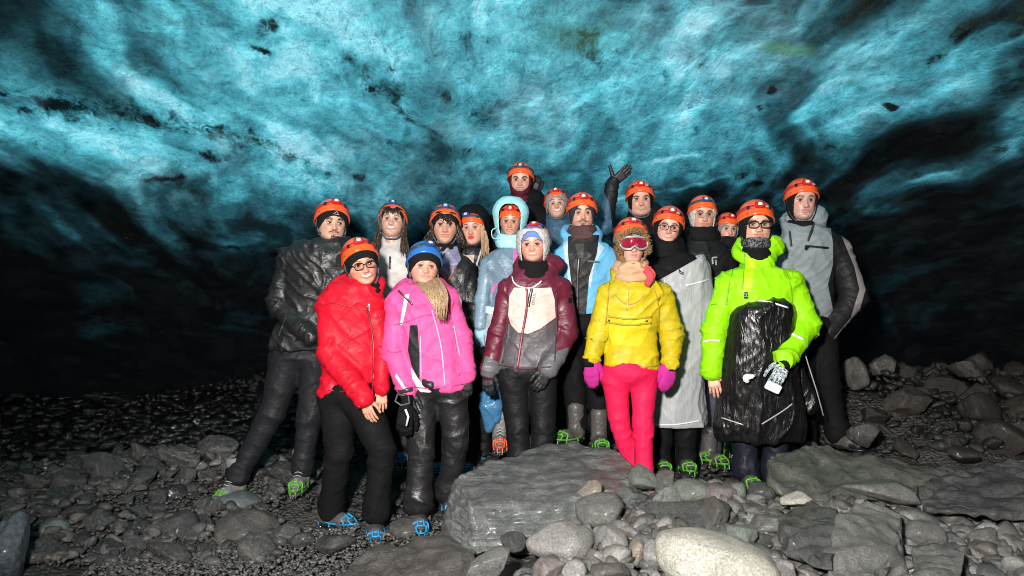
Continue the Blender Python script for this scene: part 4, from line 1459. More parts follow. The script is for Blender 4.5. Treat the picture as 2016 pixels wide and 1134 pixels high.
def crampon_mesh(rub):
    p = Parts()
    def ol(t, z, g=1.0):
        return np.array((.052 * g * math.sin(t) * (1 - .12 * math.cos(t + .6)), -.062 - .152 * g * math.cos(t), z))
    # rubber harness: a low band that climbs at toe and heel, with arches over the foot
    ring = [ol(t, .030 + .014 * math.cos(t) ** 2 + .030 * max(0, -math.cos(t)) ** 3) for t in np.linspace(0, 2 * math.pi, 40, endpoint=False)]
    p.tube(ring, .0052, 6, 0, True)
    p.tube(spline([ol(-1.0, .036), (-.042, -.128, .066), (0, -.134, .080), (.042, -.128, .066), ol(1.0, .036)], 18), .0055, 6, 0)
    p.tube(spline([ol(-.45, .036), (-.030, -.165, .062), (0, -.170, .070), (.030, -.165, .062), ol(.45, .036)], 18), .0050, 6, 0)
    for s in (-1, 1):
        p.tube(spline([(s * .018, -.168, .068), (s * .016, -.130, .088)], 6), .006, 6, 0)
        for t in (.35, 1.0, 1.75, 2.6):
            p.tube(spline([ol(s * t, .036), ol(s * t, .012, 1.02), ol(s * t, -.004, .92)], 6), .0048, 6, 0)
    # chains under the sole and steel points
    def chain(a, b):
        a, b = np.array(a), np.array(b)
        n = max(3, int(np.linalg.norm(b - a) / .011))
        for k in range(n + 1):
            q = a + (b - a) * k / n
            p.ball(q, (.0052, .0052, .0035), None, 1, 6, 4)
    for t0, t1 in ((.35, -1.0), (-.35, 1.0), (1.0, -1.75), (-1.0, 1.75), (1.75, -2.6), (-1.75, 2.6), (.35, -.35), (2.6, -2.6)):
        chain(ol(t0, -.004, .92), ol(t1, -.004, .92))
    for t in (0, .35, -.35, 1.0, -1.0, 1.75, -1.75, 2.6, -2.6):
        q = ol(t, -.002, .9)
        p.cone(q, q + np.array((0, -.004, -.020)), .0065, 1)
        q = ol(t, .010, 1.03)
        p.ball(q, (.006, .006, .004), None, 1, 6, 4)
    me = mesh('crampon', np.concatenate(p.V), p.F, mi=p.M)
    me.materials.append(rub); me.materials.append(M_steel)
    return me
CRAMP = {'green': crampon_mesh(M_gcr), 'blue': crampon_mesh(M_bcr), 'orange': crampon_mesh(M_ocr)}

# ------------------------------------------------------------------ the person builder
def make_person(sp):
    Yd = sp['Y']
    k = Yd / F
    P_ = lambda q: pt(q[0], q[1], Yd + (q[2] if len(q) > 2 else 0))
    hs = sp.get('s', 1.0) * 1.08
    eye = P_(sp['eye']) + np.array((0, .02, 0))
    Rh = rot_head(sp)
    zs = sp.get('zs', 1.0)
    def H(v):                                                    # head frame -> world
        v = np.array(v, float)
        v[..., 2] = np.where(v[..., 2] < 0, v[..., 2] * zs, v[..., 2])
        return (v * hs) @ Rh.T + eye
    base = np.array((eye[0], Yd, min(P_(sp['legs'][i][2])[2] for i in (0, 1)) - .08))
    root = bpy.data.objects.new('person', None)
    COL.objects.link(root)
    root.location = base
    tag(root, sp['label'], 'person', 'people of the helmeted group')
    res = {'root': root, 'H': H, 'base': base}
    def part(name, V, Q, mat, parent=None, attrs=None, col=None):
        o = link(name, mesh(name, V - base, Q, attrs=attrs, col=col), parent or root, mat if isinstance(mat, (list, tuple)) else [mat])
        return o
    res['part'] = part
    # --- torso stations from the seen outline
    td = sp.get('td', .62)
    st = []
    for ri, row in enumerate(sp['torso']):
        py, l, r = row[:3]
        dy = row[3] if len(row) > 3 else 0
        c = pt((l + r) / 2, py, Yd)
        wx = (r - l) / 2 * k * (.90 if ri == 0 else .96 if ri == 1 else .86 if ri < len(sp['torso']) - 2 else .95)
        st.append((c[2], c[0], Yd + dy, wx, min(wx * td, .165) * (row[4] if len(row) > 4 else 1)))
    neck_b = np.array((st[0][1] * .6 + eye[0] * .4, Yd + .02, max(s_[0] for s_ in st) - .02))
    chin_c = H((0, .012, -.085))
    # --- the body: head, neck, trunk, limbs and hands in one mesh
    V, Q, col, nr, nc = make_head(sp)
    hv = H(V)
    VV, QQ, CC = [hv], list(Q), [col]
    n0 = len(hv)
    skin = np.array(sp.get('skin', (.56, .345, .262)))
    def tubev(L, rr, sc=1.0):
        nonlocal n0
        p = Parts(); p.tube(spline(L, 12), np.interp(np.linspace(0, 1, len(spline(L, 12))), np.linspace(0, 1, len(rr)), rr), 16)
        v = np.concatenate(p.V)
        VV.append(v); QQ.extend([[i + n0 for i in f] for f in p.F]); CC.append(np.tile(skin * .9, (len(v), 1))); n0 += len(v)
    tubev([H((0, .015, -.04)), H((0, .022, -.10)), neck_b * .5 + H((0, .03, -.13)) * .5, neck_b - (0, 0, .06)], [.050 * hs, .053 * hs, .057, .07])
    stz = sorted(st)
    tubev([(s_[1], s_[2], s_[0]) for s_ in stz], [min(s_[3], s_[4]) * (.6 if i_ < len(stz) - 2 else .3) for i_, s_ in enumerate(stz)])
    arms = []
    for ia in (0, 1):
        A_ = sp['arms'][ia]
        j = [P_(q) for q in A_[:3]]
        rr = [q * k * g_ for q, g_ in zip((A_[3] if len(A_) > 3 else (20, 17, 13)), (.9, .95, 1))]
        if not sp.get('rawsho'):
            j[0] = j[0] + np.array(((.003, -.003)[ia], 0, -.003))
        arms.append((j, rr))
        tubev(j, [.05, .04, .028])
    legs = []
    for ia in (0, 1):
        L_ = sp['legs'][ia]
        j = [P_(q) for q in L_[:3]]
        rr = [q * k for q in (L_[3] if len(L_) > 3 else (30, 24, 20))]
        legs.append((j, rr))
        tubev(j, [.07, .05, .04])
    gl = sp.get('hands', ('glove', 'glove'))
    gm = sp.get('gmat', plain('black_glove', (.012, .012, .013), .55, bmp=.3))
    if not isinstance(gm, (list, tuple)):
        gm = (gm, gm)
    for ia in (0, 1):
        g = gl[ia]
        if not g:
            continue
        j, rr = arms[ia]
        kind, bare = (g, False) if isinstance(g, str) else g[:2]
        d = sp.get('hdir', (None, None))[ia]
        d = np.array(d, float) if d is not None else (j[2] - j[1]) / np.linalg.norm(j[2] - j[1]) + (0, 0, -.35)
        side = sp.get('thumb', (1, -1))[ia]
        wr = j[2] + d / np.linalg.norm(d) * .012
        v, q = place_hand(kind, wr, d, side, sp.get('hs', 1.0 if not sp.get('female') else .93), sp.get('hroll', (0.3, .3))[ia])
        if bare:
            VV.append(v); QQ.extend((q + n0).tolist())
            fing = np.linalg.norm(v - wr, axis=1)
            c_ = np.tile(skin * (1.0, .95, .93), (len(v), 1))
            CC.append(c_); n0 += len(v)
        else:
            v = crease(v, normals(v, q), [(wr, wr + d * .2, .03, 1)], .0015, 5)
            cuff = v[np.argsort(np.linalg.norm(v - wr, axis=1))[:50]]
            part('glove', v, q, gm[ia])
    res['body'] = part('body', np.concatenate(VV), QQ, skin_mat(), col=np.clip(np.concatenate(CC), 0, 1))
    # --- eyes
    ic = {'brown': (.035, .015, .008), 'blue': (.10, .17, .22), 'green': (.09, .11, .06)}[sp.get('iris', 'brown')]
    gz = sp.get('gaze', (0, 0))
    if not sp.get('noeyes'):
        for s_ in (-1, 1):
            p = Parts()
            op = sp.get('eyes', 1.0)
            p.ball((0, 0, 0), (.0135, .0115, .0062 * op), None, 0, 18, 12)
            V = np.concatenate(p.V)
            # iris follows the gaze
            dd = np.hypot(V[:, 0] - gz[0] * .005, V[:, 2] - gz[1] * .003 - .0008)
            cc = np.where((dd < .0040)[:, None] & (V[:, 1] < 0)[:, None], (.004, .004, .004), np.where((dd < .0076)[:, None] & (V[:, 1] < 0)[:, None], ic, (.46, .43, .41)))
            o = part('eye', H(V + (s_ * .031, -.0705, .0002)), p.F, eye_mat(), res['body'], col=cc)
    # --- trousers
    tm = sp.get('tmat')
    hipz = P_(sp['legs'][0][0]); hipr = P_(sp['legs'][1][0])
    lo = np.min([j_ for j, r in legs for j_ in j], 0) - .14
    hi = np.max([j_ for j, r in legs for j_ in j], 0) + .18
    f = Field(lo, hi, sp.get('th', .0115 if Yd > 4.95 else .0095))
    fl = 1.0
    for j, rr in legs:
        f.cone(j[0], j[1], rr[0], rr[1] * .94, .010)
        f.cone(j[1], j[2] - (j[2] - j[1]) * .02, rr[1] * .94, rr[2] * .94, .010)
        f.cone(j[2] - (0, 0, .01), j[2] + (0, 0, .03), rr[2] * 1.05, rr[2] * 1.08, .015)
    pc = (hipz + hipr) / 2
    f.ell(pc + (0, .0, .055), (abs(hipr[0] - hipz[0]) / 2 + legs[0][1][0] * .92, .13, .105), .03)
    V, Q = f.nets(2)
    bn = []
    for j, rr in legs:
        bn += [(j[0], j[1], rr[0], 1.25), (j[1], j[2], rr[2], 1.8)]
    V = crease(V, normals(V, Q), bn, sp.get('tcrease', .0048), sp.get('seed', 1) + 20)
    res['tbvh'] = (V, Q)
    part('trousers', V, Q, tm)
    # --- jacket
    lo = np.array((min([s_[1] - s_[3] for s_ in st] + [q[0] for j, r in arms for q in j]) - .10, Yd - .42, min([s_[0] for s_ in st] + [q[2] for j, r in arms for q in j]) - .12))
    hi = np.array((max([s_[1] + s_[3] for s_ in st] + [q[0] for j, r in arms for q in j]) + .10, Yd + .35, max([s_[0] for s_ in st] + [q[2] for j, r in arms for q in j]) + .22))
    hh = sp.get('jh', .0105)
    f = Field(lo, hi, hh)
    f.loft(st, .02)
    top = max(stz)
    sho = [a[0][0] for a in arms]
    for a_ in (0, 1):
        f.cone((neck_b[0], Yd + .02, neck_b[2] - .045), sho[a_] + ((.01, -.01)[a_], 0, -.012), .062, arms[a_][1][0] * .95, .06)
    f.cone((neck_b[0], Yd + .02, neck_b[2] - .07), chin_c + (0, .038, -.020), .092, .077, .05)
    for j, rr in arms:
        f.cone(j[0], j[1], rr[0], rr[1], .010)
        f.cone(j[1], j[2], rr[1], rr[2], .010)
    for fn in sp.get('jextra', ()):
        fn(f, H, P_, k)
    for col_ in sp.get('collar', ()):
        c, rx, ry, r, rz, tilt = col_
        f.torus(H(c), rx, ry, r * .8, .02, tilt + .12, rz * .85)
    V, Q = f.nets(2)
    bn = [((top[1], Yd, top[0]), (stz[0][1], Yd, stz[0][0]), .13, .8)]
    for j, rr in arms:
        bn += [(j[0], j[1], rr[0] * .8, 2.4), (j[1], j[2], rr[2] * .9, 2.8)]
    V = crease(V, normals(V, Q), bn, sp.get('jcrease', .0056), sp.get('seed', 1))
    Nn = normals(V, Q)
    at = {}
    # pattern panels: outlines given in the wearer's own frontal plane
    PX = np.stack([1008 + V[:, 0] / V[:, 1] * F, 567 - (V[:, 2] - CZ) / V[:, 1] * F], 1)
    for an, polys in sp.get('panels', {}).items():
        if callable(polys):
            at[an] = polys(V, Nn, PX, arms, H)
            continue
        d = np.full(len(V), 99.)
        for poly in polys:
            d = np.minimum(d, in_poly(PX, poly) * k)
        at[an] = np.where(Nn[:, 1] > .35, np.maximum(d, .02), d)
    res['jacket'] = part(sp.get('jname', 'jacket'), V, Q, sp['jmat'], attrs=at)
    res['bvh'] = cam_bvh(V, Q)
    # --- boots and crampons
    for ia in (0, 1):
        j, rr = legs[ia]
        fy = sp.get('foot', (0, 0))[ia]
        if fy is None:
            continue
        fl_ = sp.get('fpos', {}).get(ia)
        sole = P_(fl_) if fl_ else j[2] + (0, 0, -.10)
        b = bpy.data.objects.new('boot', BOOT[sp.get('boot', 'dark')])
        COL.objects.link(b); b.parent = root
        Mx = Matrix.Translation(Vector(sole - base)) @ Euler((R(sp.get('fpitch', (0, 0))[ia]), 0, R(fy))).to_matrix().to_4x4()
        b.matrix_local = Mx
        FEET.append((sole[0], sole[1] - .05))
        if sp.get('crampon'):
            c = bpy.data.objects.new('crampon', CRAMP[sp['crampon']])
            COL.objects.link(c); c.parent = b
    # --- helmet
    if sp.get('helmet', 'orange'):
        h = bpy.data.objects.new('helmet', HELM[sp.get('helmet', 'orange')])
        COL.objects.link(h); h.parent = root
        ho = sp.get('hoff', (0, 0, 0)); s_ = hs * sp.get('hscale', 1.0) * .915
        M3 = Matrix(Rh.tolist()).to_4x4() @ Euler((R(sp.get('htilt', 0)), 0, R(sp.get('hyaw', 0)))).to_matrix().to_4x4()
        h.matrix_local = Matrix.Translation(Vector(H(ho) - base)) @ M3 @ Matrix.Diagonal((s_, s_, s_, 1))
        l = bpy.data.objects.new('headlamp', LAMP[sp.get('lamp', 'lit')])
        COL.objects.link(l); l.parent = h
        l.rotation_euler = (0, 0, R(sp.get('lyaw', 0)))
        if sp.get('petzl'):
            tx = text_mesh('PETZL', .013)
            o = link('lettering', tx, h, [M_white])
            q = helmet_profile(np.array(.40), np.array(.82 - .10 * (1 + math.cos(.40)) / 2), .0065)
            n_ = Vector(q - np.array((0, 0, .05))).normalized()
            o.matrix_local = Matrix.Translation(Vector(q)) @ n_.to_track_quat('Z', 'Y').to_matrix().to_4x4()
        if sp.get('chin', True):
            p = Parts()
            for s1 in (-1, 1):
                p.tube([H(q) for q in spline([(s1 * .090, -.004, .03), (s1 * .080, -.010, -.03), (s1 * .070, -.022, -.075), (s1 * .040, -.05, -.118), (0, -.062, -.126)], 20)], .0048 * hs, 6, 0, flat=.5)
                p.tube([H(q) for q in spline([(s1 * .086, .05, .01), (s1 * .078, .02, -.04), (s1 * .070, -.018, -.072)], 10)], .004 * hs, 6, 0, flat=.5)
                p.box(H((s1 * .070, -.024, -.074)), (.006, .006, .009), Rh, 1, .3)
            p.build('chin_strap', [M_strap_g, M_dk], root, off=base)
    return res

def eye_mat():
    if 'eye' in MC:
        return MC['eye']
    m, t, b, out = newmat('eye')
    t.links.new(attr(t, 'col').outputs['Color'], b.inputs['Base Color'])
    b.inputs['Roughness'].default_value = .12
    b.inputs['Coat Weight'].default_value = .5
    MC['eye'] = m
    return m

_TX = {}
def text_mesh(s, size):
    key = (s, size)
    if key in _TX:
        return _TX[key]
    c = bpy.data.curves.new('lettering', 'FONT')
    c.body = s; c.size = size; c.align_x = 'CENTER'; c.align_y = 'CENTER'; c.extrude = .0004
    c.resolution_u = 2
    o = bpy.data.objects.new('lettering', c)
    COL.objects.link(o)
    dg = bpy.context.evaluated_depsgraph_get()
    me = bpy.data.meshes.new_from_object(o.evaluated_get(dg))
    bpy.data.objects.remove(o)
    me.name = 'lettering'
    me.materials.clear()
    _TX[key] = me
    return me

# ------------------------------------------------------------------ things worn on the head
def shell_wear(r, name, mat, off, open_=None, z0=-.118, z1=.118, bulge=None, furr=0.0, fs=30, hs=1.0, th=.004, seed=0, back=None):
    """a layer round the head. open_ = (zlow, zhigh, halfwidth) face opening, None for a full cap"""
    V, A, nr, nc = head_shell(off=off, z0=z0, z1=z1, nr=72, nc=100)
    x, y, z = V.T
    N = V - np.array((0, .01, 0)); N /= np.linalg.norm(N, axis=1)[:, None]
    if bulge is not None:
        V = V + N * bulge(x, y, z)[:, None]
    if furr:
        V = V + N * (furr * (.5 + .9 * noise(V * fs, seed + 1) + .6 * noise(V * fs * 2.3, seed + 2)))[:, None]
    else:
        V = V + N * (.0018 * ridged(V * (18, 18, 30), seed + 3))[:, None]
    Q = ring_faces(nr, nc)
    if open_:
        zl, zh, hw = open_
        zc, rz = (zl + zh) / 2, (zh - zl) / 2
        g = (np.abs(x / hw) ** 2.6 + np.abs((z - zc) / rz) ** 2.6)
        g = np.where(y < .03, g, 9)
        keep = ~(g[Q] < 1).all(1)
        Q = Q[keep]
        # pull the edge onto the opening curve for a clean rim
        em = (g < 1)
        sc = (1 / np.clip(g, .2, 9)) ** (1 / 2.6)
        V[em, 0] = V[em, 0] * sc[em]
        V[em, 2] = zc + (V[em, 2] - zc) * sc[em]
    o = r['part'](name, r['H'](V), Q, mat)
    sm = o.modifiers.new('thickness', 'SOLIDIFY')
    sm.thickness = th; sm.offset = 1 if False else -1
    return o

def fur_tufts(r, name, mat, pts, n, ln, rad, seed=0):
    """short tufts growing from a band of head-frame points [(pos, normal)]"""
    g = np.random.default_rng(seed)
    p = Parts()
    for _ in range(n):
        i = g.integers(len(pts))
        c, nn = pts[i]
        c = np.array(c) + g.normal(size=3) * rad
        d = np.array(nn) + g.normal(size=3) * .45
        d /= np.linalg.norm(d)
        b = c + d * ln * (.6 + .6 * g.random())
        p.tube([c, (c + b) / 2 + g.normal(size=3) * ln * .12, b], [.0028, .0022, .0004], 4)
    V = r['H'](np.concatenate(p.V))
    return r['part'](name, V, p.F, mat)

def wrap(r, name, mat, c, rings, amp=.004, seed=0, fr='H'):
    """scarf or gaiter: stacked soft rings; c head-frame centre, rings: (dz, rx, ry, r, tilt)"""
    f = Field(r['H']((c[0] - .14, c[1] - .15, c[2] - .16)) - .04, r['H']((c[0] + .14, c[1] + .15, c[2] + .12)) + .04, .0075)
    for dz, rx, ry, rr, tilt in rings:
        f.torus(r['H']((c[0], c[1], c[2] + dz)), rx, ry, rr, .012, tilt, rr * 1.25)
    V, Q = f.nets(1)
    N = normals(V, Q)
    W_ = np.stack([noise(V * 9, seed), noise(V * 9, seed + 1), 0 * V[:, 0]], 1) * .03
    V = V + N * (amp * (1.3 * ridged((V + W_) * (7, 7, 24), seed + 2) + .5 * ridged((V + W_) * (18, 18, 50), seed + 3) - .5))[:, None]
    return r['part'](name, V, Q, mat)

def strands(r, name, mat, guides, n, rad=.0035, seed=0, jit=.008, wave=.006, parent=None):
    """locks of hair between pairs of guide curves in the head frame"""
    g = np.random.default_rng(seed)
    p = Parts()
    for A_, B_ in guides:
        a = spline(A_, 14); b = spline(B_, 14)
        m = min(len(a), len(b))
        a = a[np.linspace(0, len(a) - 1, m).astype(int)]; b = b[np.linspace(0, len(b) - 1, m).astype(int)]
        for _ in range(n):
            u = g.random()
            t = np.linspace(0, 1, m)
            L = a * (1 - u) + b * u + g.normal(size=3) * jit * (.3 + t[:, None])
            L = L + np.stack([np.sin(t * 9 + g.random() * 6) * wave * t, np.cos(t * 8 + g.random() * 6) * wave * t, 0 * t], 1)
            q = int(m * (.75 + .25 * g.random()))
            p.tube(L[:max(q, 3)], rad * np.interp(np.linspace(0, 1, max(q, 3)), (0, .2, .8, 1), (.7, 1.1, .9, .15)) * (.6 + .7 * g.random()), 5)
    V = r['H'](np.concatenate(p.V))
    return r['part'](name, V, p.F, mat, parent)

def hair_mat(kind):
    c = HAIRC[kind]
    key = 'hair_' + kind
    if key in MC:
        return MC[key]
    m, t, b, out = newmat(key)
    co = tcoord(t)
    mp = t.nodes.new('ShaderNodeMapping'); mp.inputs['Scale'].default_value = (140, 140, 6)
    t.links.new(co, mp.inputs[0])
    t.links.new(mixc(t, 1.0, c, ramp(t, ntex(t, 1, 3, .6, mp.outputs[0]), [(.3, .45), (.7, 1.7)]), 'MULTIPLY'), b.inputs['Base Color'])
    b.inputs['Roughness'].default_value = .38
    MC[key] = m
    return m

def glasses(r, frame, rim=.0016, w=.024, h=.017, tint=None, round_=2.4):
    p = Parts()
    for s in (-1, 1):
        L = []
        for t in np.linspace(0, 2 * math.pi, 28, endpoint=False):
            c_, s_ = math.cos(t), math.sin(t)
            xx = w * np.sign(c_) * abs(c_) ** (2 / round_); zz = h * np.sign(s_) * abs(s_) ** (2 / round_)
            L.append((s * .0315 + xx, -.104 + .10 * (abs(s * .0315 + xx) ** 2) * 3, -.004 + zz))
        p.tube(L, rim, 6, 0, True)
        p.tube(spline([(s * .056, -.096, .004), (s * .074, -.06, .004), (s * .08, .0, .0)], 10), rim, 6, 0)
        c0 = np.mean(L, 0)
        V = [c0 + (0, .0005, 0)] + [np.array(q) + (0, .0005, 0) for q in L]
        p.add(V, [(0, 1 + i, 1 + (i + 1) % 28) for i in range(28)], 1)
    p.tube(spline([(-.009, -.1035, .001), (0, -.106, .004), (.009, -.1035, .001)], 6), rim, 6, 0)
    if 'clearlens' not in MC:
        m, t, b, out = newmat('spectacle_lens')
        tp = t.nodes.new('ShaderNodeBsdfTransparent'); gl = t.nodes.new('ShaderNodeBsdfGlossy')
        gl.inputs['Roughness'].default_value = .03
        mx = t.nodes.new('ShaderNodeMixShader'); mx.inputs[0].default_value = .07
        t.links.new(tp.outputs[0], mx.inputs[1]); t.links.new(gl.outputs[0], mx.inputs[2]); t.links.new(mx.outputs[0], out.inputs[0])
        MC['clearlens'] = m
    V = r['H'](np.concatenate(p.V)); me = mesh('glasses', V - r['base'], p.F, mi=p.M)
    return link('glasses', me, r['root'], [frame, MC['clearlens']])
def strips(r, name, mat, lines, w, Yd, off=.004):
    for L in lines:
        p = Parts()
        ribbon(p, r['bvh'], L, w, off, 0, Yd=Yd)
        if p.V:
            p.build(name, [mat], r['root'], off=r['base'])
# ================================================================== the eighteen people
K_black = cloth('black_shell', (.008, .008, .009), .5, wet=.2)
K_blackm = cloth('black_fabric', (.007, .007, .008), .7)
K_blacks = cloth('black_shiny_shell', (.013, .013, .014), .4, wet=.2, fold=1.3)
K_grayblk = cloth('charcoal_trousers', (.013, .014, .017), .5, wet=.5)
K_knit = cloth('black_knit', (.010, .010, .011), .85, fuzz=.25, fold=.3)
K_red = cloth('red_shell', (.58, .006, .022), .5, mott=.12)
K_pinkhot = cloth('pink_trouser_cloth', (.66, .010, .068), .6, mott=.12, fold=.8)
K_navy = cloth('navy_trousers', (.011, .013, .022), .45, wet=.3)
K_maroonk = cloth('maroon_knit', (.09, .012, .022), .75, fuzz=.1, fold=.4)
K_beige = cloth('camel_wool', (.55, .33, .20), .85, fuzz=.3, fold=.5)
K_sherpa = cloth('white_sherpa', (.50, .48, .45), .9, fuzz=1.0, fold=.5)
K_furb = cloth('brown_fur', (.27, .155, .075), .85, fuzz=1.0, fold=.3)
K_grayk = cloth('grey_knit', (.20, .20, .21), .9, fuzz=.5, fold=.2)
K_brownk = cloth('brown_gaiter_cloth', (.085, .045, .045), .8, fuzz=.1, fold=.6)
K_cyan = cloth('pale_cyan_nylon', (.33, .66, .72), .42, mott=.06)
M_zip = plain('zip_teeth', (.03, .03, .03), .35)
M_zipr = plain('red_zip', (.20, .015, .03), .4)
M_silver = plain('silver_thread', (.6, .6, .6), .3, metal=.6)
M_refl = plain('reflective_tape', (.75, .76, .76), .35)
M_pinkzip = plain('pink_zip', (.75, .10, .35), .4)
M_frame = plain('black_spectacle_frame', (.006, .005, .005), .25)
M_framec = plain('clear_spectacle_frame', (.35, .30, .25), .2)

def hood_lump(c, r, kk=.05):
    return lambda f, H, P, k: f.ell(H(c), r, kk)
def coll(z=-.115, rx=.085, ry=.080, r=.022, rz=.036, tilt=.25, y=.012):
    return [((0, y, z), rx, ry, r, rz, tilt)]
TEETH = .9

# ---- man in black at the left
p1 = make_person(dict(seed=1, zs=0.82, label='tall man with a moustache in a black rain jacket and beanie at the left end', Y=4.95, eye=(652, 442), s=1.08, yaw=24, roll=4, pitch=2,
    torso=[(476, 580, 700), (500, 556, 708), (560, 548, 708), (620, 548, 705), (678, 527, 690), (690, 530, 688)], arms=[[(566, 506), (548, 600, -.02), (608, 660, -.16), (24, 25, 19)], [(692, 505), (712, 590, .02), (690, 660, 0), (22, 22, 18)]],
    legs=[[(566, 715), (536, 815, -.02), (470, 932, -.03), (35, 27, 22)], [(622, 715), (610, 820), (596, 915, .0), (34, 27, 21)]], fpos={0: (464, 974, -.03), 1: (592, 958, .0)}, foot=(-18, 2), fpitch=(8, 4),
    tmat=K_grayblk, jmat=K_blacks, jcrease=.010, jh=.009, boot='grey', crampon='green', beard=('mg', 'dark'), smile=.25, brow='dark', gaze=(.8, .1), hands=(None, 'glove'), lamp='lit', htilt=-8, hoff=(0, .004, .010),
    collar=coll(-.125, .098, .092, .028, .045, .22) + [((0, .03, -.15), .12, .11, .03, .045, .25)], nose=1.05))
shell_wear(p1, 'beanie', K_knit, .0085, (-.40, .040, .095), z0=-.075, th=.006)
strips(p1, 'pocket_zip', M_zip, [[(548, 662), (562, 625)], [(640, 560), (655, 625), (652, 680)]], 4, 4.9)
t_ = Parts(); q_ = [p1['H']((x, -.0985 - .0 * abs(x), z)) for x, z in ((-.012, .049), (.006, .066), (.016, .047), (-.004, .049))]
t_.tube(q_, .0013, 5, 0); t_.build('emblem', [M_white], p1['root'], off=p1['base'])

# ---- woman in red
p2 = make_person(dict(seed=2, zs=0.93, female=True, label='laughing woman in a bright red jacket and dark glasses, bare hands', Y=4.5, eye=(711, 522), s=1.06, yaw=20, roll=-13, pitch=0, skin=(.60, .32, .22),
    torso=[(560, 655, 745), (585, 628, 750), (640, 622, 752), (700, 628, 752), (768, 624, 742), (780, 626, 738)], arms=[[(648, 596), (652, 700, -.05), (716, 782, -.17), (29, 27, 21)], [(735, 600, .0), (752, 690, -.02), (751, 762, -.08), (24, 20, 16)]],
    legs=[[(664, 790, .02), (668, 890, .0), (652, 1000, .10), (37, 29, 26)], [(712, 790, -.02), (752, 885, -.10), (742, 1005, -.08), (38, 29, 26)]], fpos={0: (650, 1034, .10), 1: (738, 1052, -.08)}, foot=(62, 12), fpitch=(0, 8),
    tmat=K_blackm, jmat=K_red, jh=.0095, jcrease=.0075, crampon='blue', hands=(('relax', True), ('relax', True)), thumb=(1, -1), hdir=((.35, -.1, -1), (.02, -.1, -1)), hs=.92, smile=1.0, brow='brown', lip=(.50, .13, .12),
    jextra=[hood_lump((-.07, .07, -.10), (.12, .10, .075))], collar=coll(-.135, .085, .085, .024, .04, .45), lamp='lit', petzl=False, htilt=-9, hoff=(0, .006, .012)))
shell_wear(p2, 'beanie', K_knit, .0085, (-.40, .036, .100), z0=-.10, th=.006)
wrap(p2, 'neck_gaiter', K_knit, (0, .0, -.12), [(-.0, .062, .066, .02, .2), (-.03, .07, .07, .02, .2)])
glasses(p2, M_frame, .0022, .025, .0185)
strips(p2, 'zip', M_zipr, [[(722, 600), (735, 680), (733, 775)]], 4, 4.4)
strips(p2, 'seam', plain('dark_red_seam', (.32, .004, .012), .6), [[(636, 602), (655, 596), (690, 604), (722, 612)], [(744, 610), (752, 640)], [(690, 640), (684, 700), (680, 776)], [(626, 764), (680, 772), (738, 768)]], 2.5, 4.4)
strips(p2, 'zip_pull', M_silver, [[(726, 598), (727, 612)]], 3, 4.4, .006)
r_ = Parts()
for q in ((708, 800), (717, 798)):
    c = pt(q[0], q[1], 4.5 - .215)
    r_.tube([c + .010 * np.array((math.cos(a), math.sin(a) * .7, .15 * math.sin(a))) for a in np.linspace(0, 6.28, 12, endpoint=False)], .0014, 5, 0, True)
r_.build('finger_ring', [M_silver], p2['root'], off=p2['base'])

# ---- woman in the white sweater
K_whitef = cloth('white_fleece', (.55, .52, .50), .85, fuzz=.5, fold=.6)
p3 = make_person(dict(seed=3, zs=1.08, female=True, label='smiling woman with a dark fringe and long hair in a white half-zip fleece', Y=5.2, eye=(772, 436), s=.95, yaw=4, roll=3, pitch=10,
    torso=[(498, 748, 802), (520, 738, 815), (600, 742, 815), (690, 745, 815)], arms=[[(748, 528), (742, 610), (745, 690), (17, 15, 12)], [(806, 528), (815, 610), (812, 680), (17, 15, 12)]],
    legs=[[(762, 715), (762, 800), (762, 880), (26, 22, 18)], [(795, 715), (795, 800), (795, 880), (26, 22, 18)]], tmat=K_black, jmat=K_whitef, jname='fleece', crampon='blue', smile=1.0, brow='dark', lip=(.48, .17, .15), lamp='blue', hoff=(0, .006, -.002), htilt=-12, eyes=.7))
shell_wear(p3, 'beanie', K_knit, .006, (-.40, .060, .088), z0=-.05, th=.004)
strands(p3, 'hair', hair_mat('brown'), [([(-.062, -.062, .065), (-.075, -.05, 0), (-.078, -.04, -.08), (-.09, -.05, -.19), (-.085, -.06, -.27)], [(-.05, -.02, .06), (-.082, -.0, 0), (-.085, -.0, -.08), (-.10, -.02, -.18), (-.11, -.02, -.27)]),
    ([(.062, -.062, .065), (.075, -.05, 0), (.078, -.04, -.08), (.08, -.05, -.17), (.075, -.06, -.25)], [(.05, -.02, .06), (.082, -.0, 0), (.085, -.0, -.08), (.11, -.02, -.17), (.12, -.02, -.24)])], 60, .0042)
strands(p3, 'fringe', hair_mat('dark'), [([(-.055, -.075, .074), (-.052, -.088, .055), (-.052, -.088, .026)], [(.055, -.075, .074), (.052, -.088, .055), (.052, -.088, .026)])], 70, .003, jit=.003, wave=.002)
strips(p3, 'zip', M_zip, [[(768, 505), (768, 530)]], 4, 5.1)
strips(p3, 'coat_edge', K_blackm, [[(742, 500), (735, 560), (742, 640)]], 22, 5.1, .008)

